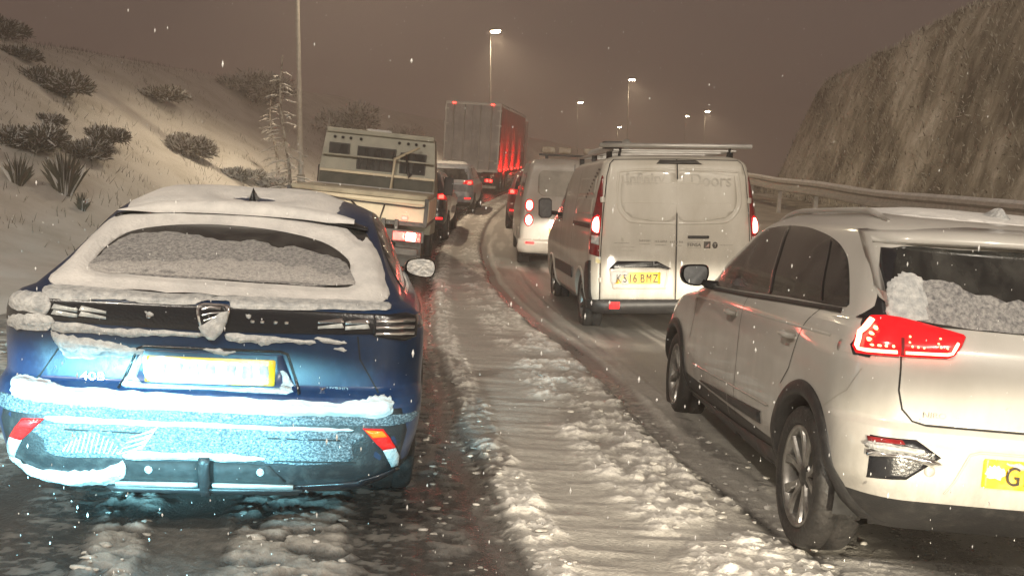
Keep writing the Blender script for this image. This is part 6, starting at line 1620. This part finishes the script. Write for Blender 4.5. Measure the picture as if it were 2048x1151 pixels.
# ------------------------------------------------------------------ street lamps down the road
def lamp_at(hx, hy, hz, height, label, side=1, arm=0.35, power=1500, **k):
    """stand a lamp so that its head hangs over (hx, hy) at height hz"""
    foot = Vector((hx, hy, hz)) - UPV*height - Vector((side*arm, 0, 0))
    t = street_lamp(foot.x, foot.y, height, label, side=side, arm=arm, power=power, **k)
    t.location = foot
    return t
lamp_at(-1.72, 62, 11.0, 10.6, 'lit street lamp rising behind the tall trailer, brightest of those ahead', power=4200)
lamp_at(9.75, 90, 11.6, 10.6, 'lit street lamp right of centre, tallest of the farther ones', power=3600)
lamp_at(6.95, 118, 11.8, 10.6, 'lit street lamp above the roof racks, between trailer and tallest farther lamp', power=1300)
lamp_at(22.7, 123, 11.9, 10.6, 'lit street lamp farthest right with its pole in view', power=3600)
lamp_at(16.3, 165, 12.2, 9.0, 'tiny distant street lamp just left of the tallest farther one', power=700)
lamp_at(27.2, 165, 14.5, 11.0, 'distant street lamp seen as a dot left of the farthest right one', power=700)

# ------------------------------------------------------------------ broken lumps of snow on the carriageway
def clods():
    rs = np.random.RandomState(5)
    ico = bmesh.new(); bmesh.ops.create_icosphere(ico, subdivisions=2, radius=1.0)
    bv = np.array([v.co[:] for v in ico.verts]); bf = np.array([[v.index for v in f.verts] for f in ico.faces]); ico.free()
    V, Fc = [], []; off = 0
    zones = [(-0.62, -0.42, 4.0, 14, 110, 0.011), (0.05, 0.75, 3.9, 9, 110, 0.011), (-0.75, -0.60, 4.0, 10, 50, 0.010), (0.6, 1.1, 3.9, 6.5, 50, 0.011),
             (-1.92, -1.40, 3.6, 5.2, 60, 0.013), (-2.52, -2.25, 3.6, 5.2, 30, 0.012), (-1.05, -0.8, 3.6, 7.5, 70, 0.008), (-4.4, -3.3, 6, 14, 200, 0.022), (1.5, 3.0, 4, 6.0, 60, 0.010)]
    for a, b, y0, y1, n, r in zones:
        Y = y0 + (y1-y0)*rs.rand(n)**1.3; u = a + (b-a)*rs.rand(n); X = xc(Y) + u
        Z = ground(X, Y)
        for x, y, z in zip(X, Y, Z):
            s = r*rs.lognormal(0, 0.42)
            sc = np.array([s*rs.uniform(0.9, 1.9), s*rs.uniform(0.7, 1.2), s*rs.uniform(0.35, 0.65)])
            P = bv*(1 + 0.28*(vn(bv[:, 0]*2+x*50, bv[:, 1]*2+bv[:, 2]*1.7+y*31, 3)[:, None]-0.5)*2)*sc
            an = rs.rand()*0.8-0.4; c, s_ = math.cos(an), math.sin(an)
            P = np.stack([P[:, 0]*c-P[:, 1]*s_, P[:, 0]*s_+P[:, 1]*c, P[:, 2]], 1) + np.array([x, y, z + s*0.1])
            V.append(P); Fc.append(bf+off); off += len(bv)
    V = np.concatenate(V); Fc = np.concatenate(Fc)
    me = bpy.data.meshes.new('snow_clods'); me.vertices.add(len(V)); me.vertices.foreach_set('co', V.ravel())
    me.loops.add(Fc.size); me.loops.foreach_set('vertex_index', Fc.ravel()); me.polygons.add(len(Fc)); me.polygons.foreach_set('loop_start', np.arange(len(Fc))*3)
    me.update(calc_edges=True); me.polygons.foreach_set('use_smooth', np.ones(len(Fc), bool)); me.materials.append(mat('clod_snow', (0.66, 0.64, 0.60), 0.5, bump=0.5, bscale=60, color2=(0.30, 0.285, 0.26), nscale=18, lo=0.38, hi=0.62)); me.validate()
    o = bpy.data.objects.new('snow_clods', me); COL.objects.link(o); o['kind'] = 'stuff'
clods()

# ------------------------------------------------------------------ dead grass and scrub matted over the cutting
def scrub():
    rs = np.random.RandomState(17)
    n = 22000
    Y = 8 + 33.5*rs.rand(n); X = 9.7 + 3.4*rs.rand(n)
    Z = ground(X, Y); Zx = ground(X+0.15, Y)
    nrm = np.stack([-(Zx-Z)/0.15, 0*Z, np.ones(n)], 1); nrm /= np.linalg.norm(nrm, axis=1)[:, None]
    L = rs.uniform(0.06, 0.20, n)[:, None]
    d = nrm*0.35 + np.stack([rs.randn(n)*0.18-0.05, rs.randn(n)*0.5-0.35, rs.randn(n)*0.45+0.35], 1)
    P = np.stack([X, Y, Z], 1)
    s = np.cross(d, rs.randn(n, 3)); s /= np.linalg.norm(s, axis=1)[:, None]; s *= rs.uniform(0.005, 0.018, n)[:, None]
    V = np.stack([P-s, P+s, P+d*L*0.6+s*0.8, P+d*L, P+d*L*0.5-s*0.9], 1).reshape(-1, 3)
    o = mesh_obj('cutting_scrub', V, (np.arange(n)[:, None]*5 + np.arange(5)).tolist(), [twig_brown, twig_dark, mat('grass_with_snow', (0.62, 0.59, 0.52), 0.8, color2=(0.42, 0.385, 0.31), nscale=6)])
    o.data.polygons.foreach_set('material_index', rs.choice([0, 1, 2], n, p=[0.15, 0.0, 0.85]).astype(np.int32))
    o['kind'] = 'stuff'
scrub()

# ------------------------------------------------------------------ falling snow
def snowfall():
    rs = np.random.RandomState(9)
    n = 2600
    near = 700
    V, Fc = [], []
    octa = np.array([(1, 0, 0), (-1, 0, 0), (0, 1, 0), (0, -1, 0), (0, 0, 1.0), (0, 0, -1.0)])
    of = np.array([(0, 2, 4), (2, 1, 4), (1, 3, 4), (3, 0, 4), (2, 0, 5), (1, 2, 5), (3, 1, 5), (0, 3, 5)])
    for i in range(n):
        y = 1.8 + (2.2*rs.rand() if i < near else 16*rs.rand()**1.4); x = (rs.rand()*2-1)*0.62*y; z = 0.1 + rs.rand()*(1.5 if i < near else 5.0)
        r = min(0.0034, 0.0011*rs.lognormal(0, 0.45))*(0.7+0.11*y)
        V.append(octa*np.array([r, r, r*rs.uniform(1.2, 4.0)]) + np.array([x, y, z])); Fc.append(of + i*6)
    o = mesh_obj('falling_snow', np.concatenate(V), np.concatenate(Fc).tolist(), mat('snowflake', (0.9, 0.9, 0.88), 0.5, bump=0.0, color2=(0.8, 0.8, 0.8), nscale=50))
    o['kind'] = 'stuff'
snowfall()

street_lamp(-6.4, 30, 10.5, 'nearest street lamp, tall pale pole standing left of the tipper lorry', side=1, arm=1.3, power=5000, rad=0.085)
